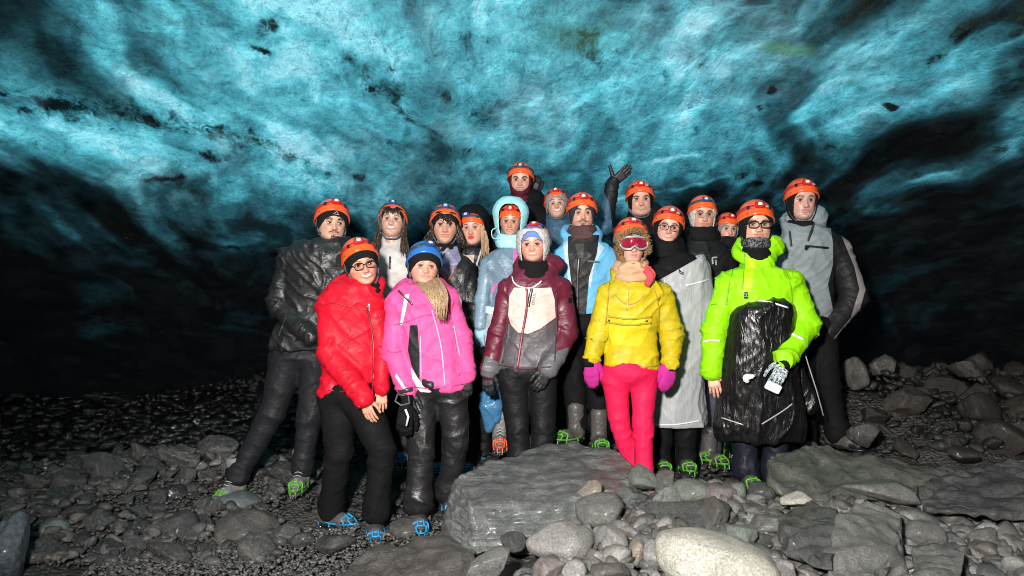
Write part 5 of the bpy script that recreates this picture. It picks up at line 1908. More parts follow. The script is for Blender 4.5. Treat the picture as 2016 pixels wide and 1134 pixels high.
# ---- woman in pink
K_pink = cloth('pink_ski_shell', (.64, .08, .26), .55, mott=.10, pats=[('side', (.012, .012, .014)), ('white', (.72, .70, .68))])
p4 = make_person(dict(seed=4, zs=0.87, female=True, label='woman in a pink ski jacket and blue helmet with long blond hair over her shoulder', Y=4.45, eye=(834, 528), s=1.02, yaw=14, roll=4, pitch=6, skin=(.62, .34, .26),
    torso=[(560, 785, 880), (580, 765, 900), (620, 765, 908), (690, 775, 920), (750, 790, 932), (768, 796, 930)], arms=[[(782, 595), (776, 690, -.03), (800, 768, -.10), (27, 25, 20)], [(885, 590), (908, 670, -.0), (918, 735, -.05), (25, 23, 18)]],
    legs=[[(830, 775), (830, 880, -.04), (824, 985, -.04), (34, 29, 27)], [(888, 775), (898, 870, .0), (884, 965, .08), (34, 28, 25)]], fpos={0: (822, 1034, -.04), 1: (884, 1005, .1)}, foot=(14, 15), fpitch=(6, 0),
    tmat=K_blacks, tcrease=.007, jmat=K_pink, jh=.0095, helmet='blue', lamp='blue', crampon='blue', hands=('glove', 'glove'), hs=.95, hdir=((.25, -.25, -1), (.0, -.1, -1)), brow='brown', lip=(.55, .24, .21), lyaw=8, jcrease=.007, htilt=-8, hoff=(0, .004, .012),
    panels={'side': [[(807, 640), (822, 640), (826, 700), (826, 752), (810, 720), (803, 690)]], 'white': [[(797, 580), (806, 578), (792, 640), (787, 640)], [(808, 722), (828, 752), (850, 772), (828, 776), (812, 745)], [(780, 735), (800, 765), (797, 770), (778, 742)], [(902, 575), (912, 590), (916, 610), (908, 600)]]},
    jextra=[hood_lump((.0, .07, -.12), (.15, .09, .07))], collar=coll(-.135, .112, .100, .022, .048, .35), iris='blue', eyes=.8))
shell_wear(p4, 'beanie', K_knit, .0085, (-.40, .030, .100), z0=-.105, th=.006)
strands(p4, 'hair', hair_mat('blond'), [([(-.045, -.05, -.10), (-.03, -.15, -.145), (.0, -.215, -.19), (.04, -.235, -.26), (.055, -.235, -.37)], [(.072, -.02, -.05), (.082, -.13, -.10), (.092, -.205, -.16), (.10, -.23, -.24), (.09, -.235, -.37)])], 170, .0030, 5, .006, .004)
strips(p4, 'zip', plain('pale_pink_zip', (.75, .25, .5), .4), [[(850, 610), (868, 680), (876, 760)]], 4, 4.3)
strips(p4, 'pocket_edge', plain('pale_pink_zip', (.75, .25, .5), .4), [[(828, 660), (829, 745)], [(893, 640), (905, 700)]], 3, 4.3)
strips(p4, 'seam', plain('deep_pink_seam', (.42, .04, .2), .6), [[(775, 640), (800, 634), (830, 622), (858, 620)], [(795, 757), (850, 765), (930, 752)], [(883, 600), (892, 650), (905, 740)], [(762, 690), (775, 694), (792, 690)]], 2.5, 4.3)
strips(p4, 'draw_cord', M_zip, [[(784, 572), (800, 588), (812, 600)], [(872, 594), (882, 593)]], 4, 4.35)
strips(p4, 'cuff_strap', M_zip, [[(785, 772), (812, 766)]], 9, 4.3, .004)

# ---- dark haired one in lavender fleece
K_lav = cloth('black_coat_lavender_fleece', (.012, .012, .013), .35, wet=.2, fold=1.3, pats=[('fleece', (.23, .22, .32)), ('piping', (.65, .12, .05))])
p5 = make_person(dict(seed=5, zs=1.03, label='person with wavy dark hair, lavender fleece under a long black puffer coat', Y=5.1, eye=(876, 444), s=1.0, yaw=5, roll=1, female=True, skin=(.55, .31, .225),
    torso=[(500, 842, 915), (520, 830, 930), (600, 835, 945), (700, 838, 948), (760, 840, 945)], arms=[[(842, 530), (838, 620), (850, 700), (20, 18, 15)], [(920, 530), (935, 620, -.03), (942, 690, -.05), (21, 19, 16)]],
    legs=[[(868, 770), (866, 840), (866, 900), (28, 24, 20)], [(915, 770), (918, 840), (922, 900), (28, 24, 20)]], tmat=K_black, jmat=K_lav, jname='coat', lamp='blue', hoff=(0, .005, .002), htilt=-10, lip=(.5, .22, .18), brow='dark', crampon='blue',
    panels={'fleece': [[(843, 488), (900, 485), (908, 510), (884, 545), (878, 552), (860, 530), (842, 505)]], 'piping': [[(856, 516), (862, 520), (880, 552), (884, 546), (896, 520), (893, 535), (879, 560)]]},
    collar=coll(-.125, .100, .090, .022, .04, .3), jcrease=.008))
shell_wear(p5, 'beanie', K_knit, .008, (-.40, .046, .092), z0=-.06, th=.005)
wrap(p5, 'neck_gaiter', K_knit, (0, .0, -.125), [(0, .068, .070, .02, .25), (-.03, .075, .075, .02, .3)])
strands(p5, 'hair', hair_mat('dark'), [([(-.066, -.05, .03), (-.082, -.03, -.03), (-.10, -.03, -.08), (-.13, -.02, -.12)], [(-.06, -.0, .03), (-.085, .0, -.04), (-.11, .0, -.08), (-.12, .02, -.13)]), ([(.066, -.05, .03), (.082, -.03, -.03), (.10, -.03, -.09), (.14, -.03, -.15)], [(.06, -.0, .03), (.085, .0, -.04), (.11, .0, -.10), (.15, .01, -.16)]),
    ([(-.03, -.085, .055), (-.02, -.092, .04), (-.01, -.092, .030)], [(.04, -.085, .055), (.05, -.088, .04), (.06, -.08, .020)])], 45, .0045, 8, .012, .012)
strips(p5, 'zip', M_zip, [[(876, 498), (868, 512), (866, 524)]], 3.5, 5.05)

# ---- blonde with red lips
K_coat6 = cloth('black_coat_cream_shirt', (.013, .013, .015), .42, wet=.2, pats=[('shirt', (.50, .38, .30)), ('label', (.7, .68, .64)), ('piping', (.45, .45, .47))])
p6 = make_person(dict(seed=6, zs=1.04, female=True, label='blonde woman with red lipstick in a black hooded coat with a small white chest label', Y=5.3, eye=(930, 450), s=.93, yaw=-6, roll=-3, skin=(.62, .35, .26),
    torso=[(500, 895, 960), (520, 890, 975), (600, 895, 975), (700, 900, 965), (760, 900, 965)], arms=[[(900, 525), (900, 620), (905, 700), (19, 17, 14)], [(962, 525), (972, 620), (965, 700), (19, 17, 14)]],
    legs=[[(915, 770), (915, 830), (915, 890), (26, 22, 18)], [(950, 770), (950, 830), (950, 890), (26, 22, 18)]], tmat=K_black, jmat=K_coat6, jname='coat', lamp='blue', lip=(.55, .01, .02), brow='brown', iris='blue', crampon='blue', hoff=(0, .0, -.006), lyaw=-14, chin=False,
    panels={'shirt': [[(914, 502), (934, 502), (930, 540), (924, 535)]], 'label': [[(934, 544), (945, 545), (943, 558), (933, 557)]], 'piping': [[(911, 500), (914, 500), (926, 540), (924, 543)], [(950, 480), (953, 481), (934, 540), (931, 538)]]}, collar=coll(-.13, .10, .09, .024, .04, .25), jextra=[]))
shell_wear(p6, 'hood', K_blackm, .032, (-.145, .088, .098), z0=-.118, z1=.118, th=.006, bulge=lambda x, y, z: .018 * sst(-.05, .08, y) + .012 * sst(.02, .1, z), seed=3).location = (0, .012, .012)
strands(p6, 'hair', hair_mat('blond'), [([(-.058, -.065, .055), (-.074, -.055, 0), (-.078, -.055, -.07), (-.075, -.08, -.15), (-.08, -.09, -.21)], [(-.05, -.03, .05), (-.08, -.02, -.0), (-.09, -.03, -.07), (-.095, -.06, -.15), (-.10, -.07, -.19)]),
    ([(.058, -.065, .055), (.074, -.055, 0), (.078, -.055, -.07), (.07, -.08, -.15), (.045, -.10, -.24)], [(.05, -.03, .05), (.084, -.02, -.0), (.10, -.03, -.07), (.11, -.05, -.15), (.09, -.09, -.26)])], 65, .0042, 11, .007, .008)

# ---- grey-blue jacket, cyan hood
K_gb = cloth('grey_blue_ski_shell', (.13, .20, .27), .38, wet=.25, pats=[('pinkzip', (.78, .10, .38)), ('hem', (.5, .72, .78)), ('pale', (.18, .28, .36))])
K_whitet = cloth('white_grey_trousers', (.42, .42, .46), .6)
p7 = make_person(dict(seed=7, zs=0.90, female=True, label='person in a grey-blue ski jacket with a pale cyan hood pulled over the helmet', Y=5.0, eye=(1005, 437), s=.83, yaw=-3, roll=2, pitch=-2, skin=(.50, .27, .19),
    torso=[(492, 965, 1045), (515, 950, 1055), (570, 955, 1050), (615, 955, 1045), (632, 958, 1042)], arms=[[(962, 520), (951, 590, -.03), (945, 640, -.04), (20, 17, 14)], [(1042, 520), (1050, 600), (1045, 660), (20, 17, 14)]],
    legs=[[(975, 650), (978, 750), (984, 840), (24, 18, 16)], [(1018, 650), (1020, 750), (1020, 850), (26, 20, 16)]], fpos={0: (985, 880, -.05)}, foot=(0, 0), tmat=K_whitet, jmat=K_gb, crampon='orange', boot='grey', lamp='lit', hands=('glove', 'glove'), gmat=cloth('pale_blue_glove', (.30, .50, .62), .6), hs=.85,
    panels={'pinkzip': [[(1010, 482), (1017, 482), (1016, 530), (1011, 530)], [(966, 580), (972, 560), (990, 557), (975, 566), (969, 582)]], 'hem': [[(955, 602), (990, 608), (990, 622), (955, 616)]], 'pale': [[(940, 510), (958, 500), (955, 650), (935, 650)]]}, collar=coll(-.12, .10, .09, .022, .04, .25), hscale=.98, brow='dark', chin=False))
shell_wear(p7, 'hood', K_cyan, .036, (-.150, .105, .078), z0=-.118, th=.006, bulge=lambda x, y, z: .020 * sst(-.02, .08, z) + .012, seed=9).location = (0, .006, .010)
wrap(p7, 'scarf', K_cyan, (0, -.02, -.14), [(0.01, .070, .075, .024, .15), (-.03, .072, .075, .026, .2)], .004, 3)
strips(p7, 'hood_cord', K_cyan, [], 4, 5)
c_ = Parts(); c_.tube([p7['H'](q) for q in spline([(-.09, -.10, -.05), (-.13, -.11, -.08), (-.12, -.12, -.14), (-.07, -.12, -.15)], 16)], .0035, 6); c_.build('hood_cord', [K_cyan], p7['root'], off=p7['base'])

# ---- tall man at the back
p8 = make_person(dict(seed=8, label='man highest at the back, black hooded jacket, maroon balaclava round his chin', Y=5.75, eye=(1025, 356), s=.98, yaw=-3, roll=1, skin=(.62, .36, .28),
    torso=[(405, 990, 1070), (425, 965, 1090), (500, 960, 1095), (600, 965, 1090), (680, 965, 1090)], arms=[[(978, 440), (968, 530), (972, 620), (20, 18, 15)], [(1078, 440), (1088, 530), (1085, 620), (20, 18, 15)]],
    legs=[[(1005, 690), (1005, 770), (1005, 850), (28, 22, 18)], [(1055, 690), (1055, 770), (1055, 850), (28, 22, 18)]], tmat=K_black, jmat=K_blackm, lamp='blue', brow='dark', frown=1, lip=(.5, .24, .2), chin=False, crampon='green', jextra=[hood_lump((.06, .06, -.13), (.13, .11, .09))], collar=coll(-.15, .10, .09, .024, .04, .2)))
shell_wear(p8, 'balaclava', K_maroonk, .008, (-.080, .075, .068), z0=-.125, th=.005)
wrap(p8, 'neck_gaiter', K_maroonk, (0, .005, -.115), [(0.0, .066, .072, .020, .2), (-.035, .075, .078, .022, .2)], .003, 5)

# ---- woman in the maroon, cream and grey jacket
K_mar = cloth('maroon_ski_shell', (.115, .010, .028), .42, wet=.2, mott=.12, pats=[('cream', (.60, .49, .43)), ('grey', (.075, .07, .078)), ('cuff', (.12, .12, .13)), ('badge', (.006, .006, .006))])
p9 = make_person(dict(seed=9, zs=0.84, female=True, label='smiling woman in a maroon, cream and grey ski jacket and white fleece-lined cap', Y=4.65, eye=(1050, 484), s=.98, yaw=-7, roll=-2, pitch=3, skin=(.62, .33, .245),
    torso=[(540, 1002, 1095), (558, 990, 1112), (600, 985, 1118), (660, 985, 1112), (712, 976, 1100), (728, 978, 1098)], arms=[[(1002, 570), (982, 655, -.02), (962, 728, -.04), (25, 22, 19)], [(1102, 568), (1116, 655, .0), (1080, 725, -.12), (26, 26, 20)]],
    legs=[[(1010, 745), (1018, 830), (1022, 910), (32, 26, 24)], [(1068, 745), (1070, 830), (1066, 905), (32, 26, 24)]], tmat=K_black, jmat=K_mar, jh=.009, hands=('glove', 'glove'), hdir=((-.05, -.1, -1), (-.55, -.3, -1)), hs=.95, smile=.75, brow='dark', lamp='red', hoff=(.012, .022, .010), htilt=-14, hscale=.95, helmet='blue', chin=False, foot=(0, 0), crampon='green',
    panels={'cream': [[(1001, 586), (1012, 566), (1050, 568), (1085, 566), (1092, 590), (1094, 625), (1062, 648), (1040, 657), (1020, 655), (1006, 640), (1000, 620)]], 'grey': [[(1001, 636), (1020, 656), (1042, 659), (1065, 649), (1094, 627), (1096, 700), (1108, 720), (1112, 745), (960, 745), (985, 705), (992, 660)]],
            'cuff': [[(955, 700), (985, 715), (985, 745), (945, 740)], [(1064, 735), (1070, 712), (1100, 690), (1120, 683), (1110, 740), (1080, 760)]], 'badge': [[(1119, 586), (1127, 586), (1127, 597), (1119, 597)]]},
    jextra=[hood_lump((.04, .07, -.13), (.15, .10, .08))], collar=coll(-.15, .115, .10, .022, .045, .5)))
shell_wear(p9, 'cap_liner', cloth('blue_knit', (.12, .22, .50), .8, fuzz=.2, fold=.3), .007, (-.40, .044, .090), z0=-.02, th=.004)
o_ = shell_wear(p9, 'fleece_cap', K_sherpa, .020, (-.175, .078, .070), z0=-.118, z1=.085, furr=.0045, fs=60, th=.008, seed=4)
wrap(p9, 'neck_gaiter', K_knit, (0, .0, -.135), [(0.012, .072, .080, .024, .3), (-.03, .085, .09, .026, .35)], .004, 6)
strips(p9, 'zip', M_zipr, [[(1036, 562), (1038, 600), (1028, 660), (1018, 728)]], 5, 4.5)
strips(p9, 'seam', plain('dark_seam', (.04, .01, .015), .6), [[(1001, 580), (998, 640), (990, 715)], [(1096, 575), (1096, 640), (1092, 712)], [(980, 718), (1030, 726), (1085, 722)]], 2.5, 4.5)
strips(p9, 'chest_pocket_zip', M_zip, [[(1047, 568), (1040, 604)]], 6, 4.5)
strips(p9, 'draw_cord', M_white, [[(1008, 540), (1012, 558), (1030, 566), (1050, 566), (1066, 553)], [(1064, 556), (1048, 567)]], 3, 4.5)
def text_on(r, s, size, px, py, rot, mat, Yd, off=.006):
    q = surf(r['bvh'], px, py, off)
    if q is None:
        return
    o = link('lettering', text_mesh(s, size), r['root'], [mat])
    n_ = Vector((px - 1008, -F * 1.0, 0)).normalized()
    o.matrix_local = Matrix.Translation(Vector(q - r['base'])) @ Euler((R(90), R(-rot), 0)).to_matrix().to_4x4()
text_on(p9, "O'NEILL", .024, 1051, 587, 80, M_zip, 4.5, .012)

# ---- woman with the raised arms
K_dkblue = cloth('dark_blue_jacket', (.035, .085, .14), .5, pats=[('dark', (.010, .010, .012))])
p10 = make_person(dict(seed=10, zs=0.95, female=True, label='laughing woman at the back, grey beanie, one gloved hand raised to the ice', Y=5.6, eye=(1096, 405), s=.88, yaw=-3, roll=-4, pitch=10,
    torso=[(440, 1075, 1125), (465, 1060, 1150), (550, 1062, 1150), (660, 1065, 1150)], arms=[[(1072, 470, .05), (1052, 440, .25), (1050, 384, .32), (16, 14, 12)], [(1138, 478), (1191, 445, .02), (1206, 360, .0), (20, 19, 13)]],
    legs=[[(1085, 680), (1085, 760), (1085, 830), (25, 20, 17)], [(1130, 680), (1130, 760), (1130, 830), (25, 20, 17)]], tmat=K_black, jmat=K_dkblue, hands=('glove', 'spread'), hdir=((.15, 0, 1), (.72, -.2, .60)), thumb=(1, -1), smile=1.0, lamp='lit', hoff=(0, .004, .004), brow='brown', eyes=.5, crampon='green', hroll=(0, 0), hs=1.0,
    panels={'dark': [[(1186, 300), (1235, 300), (1245, 440), (1206, 450), (1200, 400), (1186, 372)], [(1040, 300), (1075, 300), (1075, 460), (1040, 460)]]}, collar=coll(-.125, .09, .085, .02, .035, .2)))
shell_wear(p10, 'beanie', K_grayk, .013, (-.40, .045, .094), z0=-.06, th=.008)

# ---- man in the light blue jacket
K_lb = cloth('light_blue_shell', (.13, .40, .64), .5, mott=.1, pats=[('lining', (.42, .55, .62)), ('inner', (.018, .017, .018)), ('olive', (.05, .052, .045))])
p11 = make_person(dict(seed=11, zs=0.85, label='man with a dark moustache and a brown neck gaiter in an open light blue jacket', Y=5.0, eye=(1146, 421), s=.98, yaw=0, roll=0, skin=(.60, .34, .255),
    torso=[(478, 1105, 1190), (500, 1090, 1208), (560, 1088, 1208), (610, 1098, 1200), (632, 1100, 1198)], arms=[[(1102, 510), (1094, 600, .02), (1100, 680, .02), (21, 19, 16)], [(1196, 508), (1200, 600), (1196, 680), (24, 21, 17)]],
    legs=[[(1125, 650), (1130, 755), (1136, 835), (30, 25, 21)], [(1175, 650), (1178, 755), (1180, 840), (30, 25, 21)]], fpos={0: (1130, 868, -.05), 1: (1180, 882, -.1)}, foot=(-40, 0), tmat=K_blackm, jmat=K_lb, jh=.009, crampon='green', beard=('mgs', 'dark'), brow='dark', lamp='lit', petzl=False,
    panels={'lining': [[(1108, 478), (1128, 470), (1128, 560), (1120, 560)], [(1170, 470), (1190, 488), (1170, 520), (1162, 570), (1158, 560)]], 'inner': [[(1118, 465), (1180, 462), (1175, 500), (1160, 545), (1152, 640), (1126, 640), (1125, 560), (1118, 500)]], 'olive': [[(1132, 480), (1150, 480), (1148, 510), (1138, 505)]]},
    collar=coll(-.155, .12, .10, .024, .045, .3)))
shell_wear(p11, 'beanie', cloth('charcoal_knit', (.03, .032, .045), .85, fuzz=.2, fold=.3), .0085, (-.40, .050, .074), z0=-.095, th=.006)
wrap(p11, 'neck_gaiter', K_brownk, (0, .0, -.128), [(0.01, .070, .078, .024, .1), (-.035, .078, .085, .026, .1)], .006, 7)
strips(p11, 'zip', M_zip, [[(1140, 508), (1137, 560), (1137, 630)]], 6, 4.9)
strips(p11, 'pocket_zip', cloth('light_blue_shell', ()), [[(1157, 514), (1180, 516)]], 4, 4.9)

# ---- dark man at the back
p12 = make_person(dict(seed=12, zs=0.97, label='young man in a black hood at the back, just right of the raised arm', Y=5.5, eye=(1261, 394), s=1.0, yaw=-4, roll=-2, smile=.45, skin=(.58, .33, .25),
    torso=[(440, 1230, 1300), (460, 1212, 1318), (540, 1210, 1320), (640, 1215, 1315), (690, 1215, 1315)], arms=[[(1225, 475), (1216, 560), (1218, 640), (21, 19, 16)], [(1305, 475), (1314, 560), (1312, 640), (21, 19, 16)]],
    legs=[[(1245, 700), (1245, 780), (1245, 860), (28, 23, 19)], [(1290, 700), (1290, 780), (1290, 860), (28, 23, 19)]], tmat=K_black, jmat=K_blackm, lamp='lit', brow='dark', jextra=[hood_lump((.09, .05, -.10), (.08, .09, .09))], collar=coll(-.13, .09, .085, .022, .04, .2), crampon='green', petzl=True))
shell_wear(p12, 'balaclava', K_knit, .009, (-.150, .062, .066), z0=-.118, th=.006)

# ---- yellow anorak
def wetgreen(t, co):
    return (.33, .34, .02)
K_yel = cloth('yellow_anorak_nylon', (.52, .40, .010), .46, wet=.12, mott=.12, fold=1.1, pats=[('wetp', (.43, .35, .012)), ('pocket', (.70, .49, .012)), ('flecks', (.12, .13, .03))])
def wetp(V, N, PX, arms, H):
    return .05 * (.22 - fbm(V * 7.5, 4, 77)) + .0 * V[:, 0]
def flecks(V, N, PX, arms, H):
    e = ridged(V * (13, 13, 18) + 5, 71) + .5 * noise(V * 30, 72)
    d = .02 * (1.12 - e)
    m = np.abs(PX[:, 0] - 1244) < 45
    return np.where(m, .05, d)
p13 = make_person(dict(seed=13, female=True, label='woman in a yellow anorak and hot pink trousers wearing ski goggles and magenta mittens', Y=4.5, eye=(1244, 482), s=.98, yaw=0, roll=0, pitch=2, skin=(.60, .34, .26), noeyes=True,
    torso=[(552, 1195, 1290), (572, 1182, 1312), (610, 1182, 1312), (660, 1186, 1300), (714, 1184, 1300), (728, 1186, 1298)], arms=[[(1198, 582), (1178, 655), (1165, 705, -.03), (27, 24, 17)], [(1302, 582), (1322, 655), (1320, 712, -.03), (28, 26, 18)]],
    legs=[[(1210, 748), (1221, 840), (1247, 930, .04), (27, 20, 18)], [(1268, 748), (1266, 840, -.05), (1268, 935, -.06), (28, 21, 19)]], tmat=K_pinkhot, tcrease=.0048, jmat=K_yel, jname='anorak', jh=.009, jcrease=.007, hands=('mitt', 'mitt'), gmat=cloth('magenta_mitten_cloth', (.42, .025, .22), .7, fold=.5), hdir=((-.02, 0, -1), (-.18, -.1, -1)), hs=1.0, thumb=(1, -1), lamp='red', hoff=(0, .012, .022), htilt=-6, petzl=False, crampon='green',
    panels={'wetp': wetp, 'pocket': [[(1196, 620), (1282, 624), (1281, 636), (1272, 660), (1258, 682), (1206, 678), (1196, 650)]], 'flecks': flecks}, collar=coll(-.165, .115, .105, .02, .04, .3)))
shell_wear(p13, 'fur_hat', K_furb, .018, (-.115, .058, .068), z0=-.105, z1=.070, furr=.006, fs=55, th=.008, seed=6)
rim = []
for a in np.linspace(-.35, math.pi + .35, 60):
    x_, z_ = .076 * math.cos(a), -.02 + .088 * math.sin(a)
    F__, B__, W__ = head_sec(z_)
    y_ = -(F__ + .03) * math.sqrt(max(.05, 1 - (abs(x_) / (W__ + .03)) ** 2))
    rim.append(((x_, y_, z_), (x_ * 6, -.6, (z_ + .02) * 5)))
fur_tufts(p13, 'fur_trim', K_furb, rim, 900, .022, .007, 3)
wrap(p13, 'scarf', K_beige, (0, -.012, -.135), [(0.020, .070, .078, .028, .25), (-.02, .085, .09, .032, .15), (-.055, .088, .092, .024, .1)], .009, 9)
tail = Parts()
for L, w_ in (([(.055, -.12, -.15), (.085, -.14, -.19), (.060, -.15, -.24)], .020), ([(.06, -.10, -.13), (.10, -.12, -.17), (.085, -.14, -.215)], .017)):
    tail.tube([p13['H'](q) for q in spline(L, 10)], w_, 10, 0, flat=.35)
tail.build('scarf_end', [cloth('red_striped_wool', (.5, .06, .07), .85, fuzz=.3, pats=())], p13['root'], off=p13['base'])
# goggles
gg = Parts()
def gpt(a, sx, sz, yy):
    c_, s_ = math.cos(a), math.sin(a)
    x_ = sx * np.sign(c_) * abs(c_) ** .62
    z_ = sz * np.sign(s_) * abs(s_) ** .75
    if s_ < 0:
        z_ += .020 * math.exp(-(x_ / .016) ** 2)
    return (x_, yy + 4.2 * x_ * x_, z_)
angs = np.linspace(0, 2 * math.pi, 44, endpoint=False)
gg.tube([p13['H'](gpt(a, .077, .036, -.120)) for a in angs], .0068, 8, 0, True)
gg.tube([p13['H'](gpt(a, .073, .034, -.108)) for a in angs], .0075, 6, 2, True)
C0 = [p13['H'](gpt(a, .073, .033, -.121)) for a in angs]
C1 = [p13['H'](gpt(a, .036, .016, -.126)) for a in angs]
gg.add(C0 + C1 + [p13['H']((0, -.128, .006))], [(i, (i + 1) % 44, 44 + (i + 1) % 44, 44 + i) for i in range(44)] + [(44 + i, 44 + (i + 1) % 44, 88) for i in range(44)], 1)
M_gl = plain('rose_goggle_lens', (.22, .012, .03), .06, coat=1.0, nz=.3, sc=30)
gg.build('goggles', [plain('silver_goggle_frame', (.42, .46, .48), .25, metal=.5), M_gl, M_dk], p13['root'], off=p13['base'])
gs = Parts()
for s_ in (-1, 1):
    gs.tube([p13['H'](q) for q in spline([(s_ * .075, -.098, .0), (s_ * .092, -.05, .004), (s_ * .104, .01, .01)], 10)], .012, 8, 0, flat=.3)
gs.build('goggle_strap', [M_dk], p13['root'], off=p13['base'])
strips(p13, 'zip', M_silver, [[(1236, 570), (1235, 612)]], 3, 4.4)
strips(p13, 'seam', plain('ochre_seam', (.38, .24, .008), .6), [[(1200, 560), (1196, 600), (1192, 640)], [(1285, 560), (1296, 600), (1298, 650)], [(1186, 718), (1240, 724), (1296, 720)], [(1200, 556), (1215, 585), (1236, 600), (1262, 590), (1280, 558)]], 2.5, 4.35)
strips(p13, 'pocket_flap', K_yel, [[(1194, 622), (1238, 628), (1284, 624)], [(1194, 634), (1238, 640), (1283, 636)]], 4, 4.35, .004)
sn = Parts()
for q in ((1199, 631), (1273, 632)):
    c = surf(p13['bvh'], q[0], q[1], .004, 4.3)
    sn.ball(c, (.007, .004, .007), None, 0, 10, 6)
sn.build('snap_button', [plain('brown_snap', (.05, .025, .015), .35)], p13['root'], off=p13['base'])
for (j0, s_) in (((1160, 714), 1), ((1322, 722), 1)):
    cf = Parts()
    c = pt(j0[0], j0[1], 4.47)
    cf.tube([c + (0, 0, .028), c, c - (0, 0, .022)], [.046, .044, .040], 16)
    cf.build('under_cuff', [K_blackm], p13['root'], off=p13['base'])

# ---- woman in the clear poncho
K_pon = cloth('clear_poncho_film', (.64, .67, .69), .42, mott=.08, fold=1.6, trans=.2, alpha=.66, grain=(1.5, 1.5, .5))
K_blk14 = K_blackm
p14 = make_person(dict(seed=14, zs=0.88, female=True, label='smiling woman with large glasses in a see-through whitish poncho over a black coat', Y=4.95, eye=(1316, 449), s=1.0, yaw=-6, roll=9, pitch=0, smile=.5, skin=(.64, .37, .29),
    torso=[(500, 1290, 1370), (525, 1278, 1385), (600, 1282, 1388), (700, 1284, 1384), (790, 1284, 1380)], arms=[[(1292, 540), (1288, 620), (1292, 700), (20, 18, 15)], [(1375, 540), (1388, 620, -.03), (1366, 700, -.08), (21, 19, 15)]],
    legs=[[(1305, 800), (1303, 860), (1302, 905), (26, 22, 19)], [(1350, 800), (1350, 860), (1350, 905), (26, 22, 19)]], fpos={0: (1300, 925, 0), 1: (1348, 925, 0)}, foot=(0, 0), tmat=K_blackm, jmat=K_blackm, jname='coat', brow='brown', lamp='lit', petzl=True, crampon='green', hands=('glove', 'glove'), hs=.9, jextra=[hood_lump((0, .03, -.12), (.13, .11, .09))]))
shell_wear(p14, 'balaclava', K_knit, .010, (-.098, .052, .070), z0=-.135, th=.006)
wrap(p14, 'neck_gaiter', K_knit, (0, .0, -.125), [(0.015, .074, .082, .026, .3), (-.03, .085, .09, .028, .3)], .004, 6)
glasses(p14, plain('brown_spectacle_frame', (.05, .02, .012), .3), .0018, .0265, .021)
f = Field(pt(1255, 850, 5.2) - .05 + (0, -.6, 0), pt(1420, 495, 5.2) + .05, .0115)
k14 = 4.95 / F
st = []
for py, l, r_ in ((494, 1300, 1380), (520, 1290, 1388), (545, 1278, 1392), (620, 1276, 1398), (700, 1276, 1384), (780, 1274, 1382), (838, 1274, 1386)):
    c = pt((l + r_) / 2, py, 4.95)
    st.append((c[2], c[0], 4.95, (r_ - l) / 2 * k14 + .015, .175))
f.loft(st, .02)
f.cone(pt(1372, 535, 4.93), pt(1390, 625, 4.90), .092, .085, .03)
f.cone(pt(1390, 625, 4.90), pt(1368, 700, 4.85), .085, .068, .03)
V, Q = f.nets(2)
V = crease(V, normals(V, Q), [(pt(1330, 500, 4.95), pt(1330, 850, 4.95), .2, .2)], .012, 55, diag=.3)
_qc = V
_cut = np.interp(_qc[:, 0], (pt(1285, 0, 4.9)[0], pt(1345, 0, 4.9)[0], pt(1385, 0, 4.9)[0]), (pt(0, 556, 4.8)[2], pt(0, 520, 4.8)[2], pt(0, 498, 4.8)[2]))
_top = V[:, 2] >= _cut; _low = V[:, 2] <= pt(0, 834, 4.95)[2]
V[:, 2] = np.clip(V[:, 2], pt(0, 834, 4.95)[2], _cut)
Q = Q[~(_top[Q].all(1) | _low[Q].all(1))]
p14['part']('poncho', V, Q, K_pon)
p14['bvh'] = cam_bvh(V, Q)
strips(p14, 'draw_cord', M_zip, [[(1340, 492), (1342, 515), (1338, 534), (1345, 538)]], 5, 4.8, .02)
strips(p14, 'poncho_seam', plain('pale_film_edge', (.7, .72, .74), .4), [[(1350, 562), (1375, 556), (1396, 550)], [(1284, 836), (1330, 836), (1378, 828)]], 3, 4.8, .004)

# ---- man with clear glasses
p15 = make_person(dict(seed=15, zs=0.96, label='man with clear-framed glasses and white fleece ear flaps in a black jacket', Y=5.3, eye=(1384, 424), s=.97, yaw=-2, roll=1, skin=(.60, .35, .26),
    torso=[(475, 1352, 1420), (500, 1338, 1440), (560, 1338, 1440), (660, 1345, 1435), (700, 1345, 1435)], arms=[[(1348, 510), (1344, 590), (1350, 670), (20, 18, 15)], [(1432, 510), (1436, 590), (1430, 670), (20, 18, 15)]],
    legs=[[(1368, 710), (1370, 800), (1372, 880), (26, 22, 19)], [(1412, 710), (1404, 800), (1400, 880), (27, 23, 20)]], fpos={0: (1368, 905, 0), 1: (1400, 912, -.1)}, foot=(20, 15), tmat=cloth('slate_trousers', (.045, .05, .075), .6), jmat=K_black, lamp='blue', brow='dark', crampon='green', collar=coll(-.125, .095, .09, .026, .05, .15)))
shell_wear(p15, 'fleece_cap', K_sherpa, .010, (-.16, .066, .068), z0=-.090, z1=.055, furr=.004, fs=60, th=.007, seed=14)
wrap(p15, 'neck_gaiter', K_knit, (0, .0, -.118), [(0.015, .070, .080, .024, .15), (-.03, .082, .088, .028, .15)], .004, 16)
glasses(p15, M_framec, .0014, .0255, .020)
strips(p15, 'jacket_buckle', plain('grey_plastic', (.25, .25, .26), .4), [[(1404, 520), (1403, 508), (1412, 507)], [(1410, 512), (1410, 522)]], 4, 5.2)

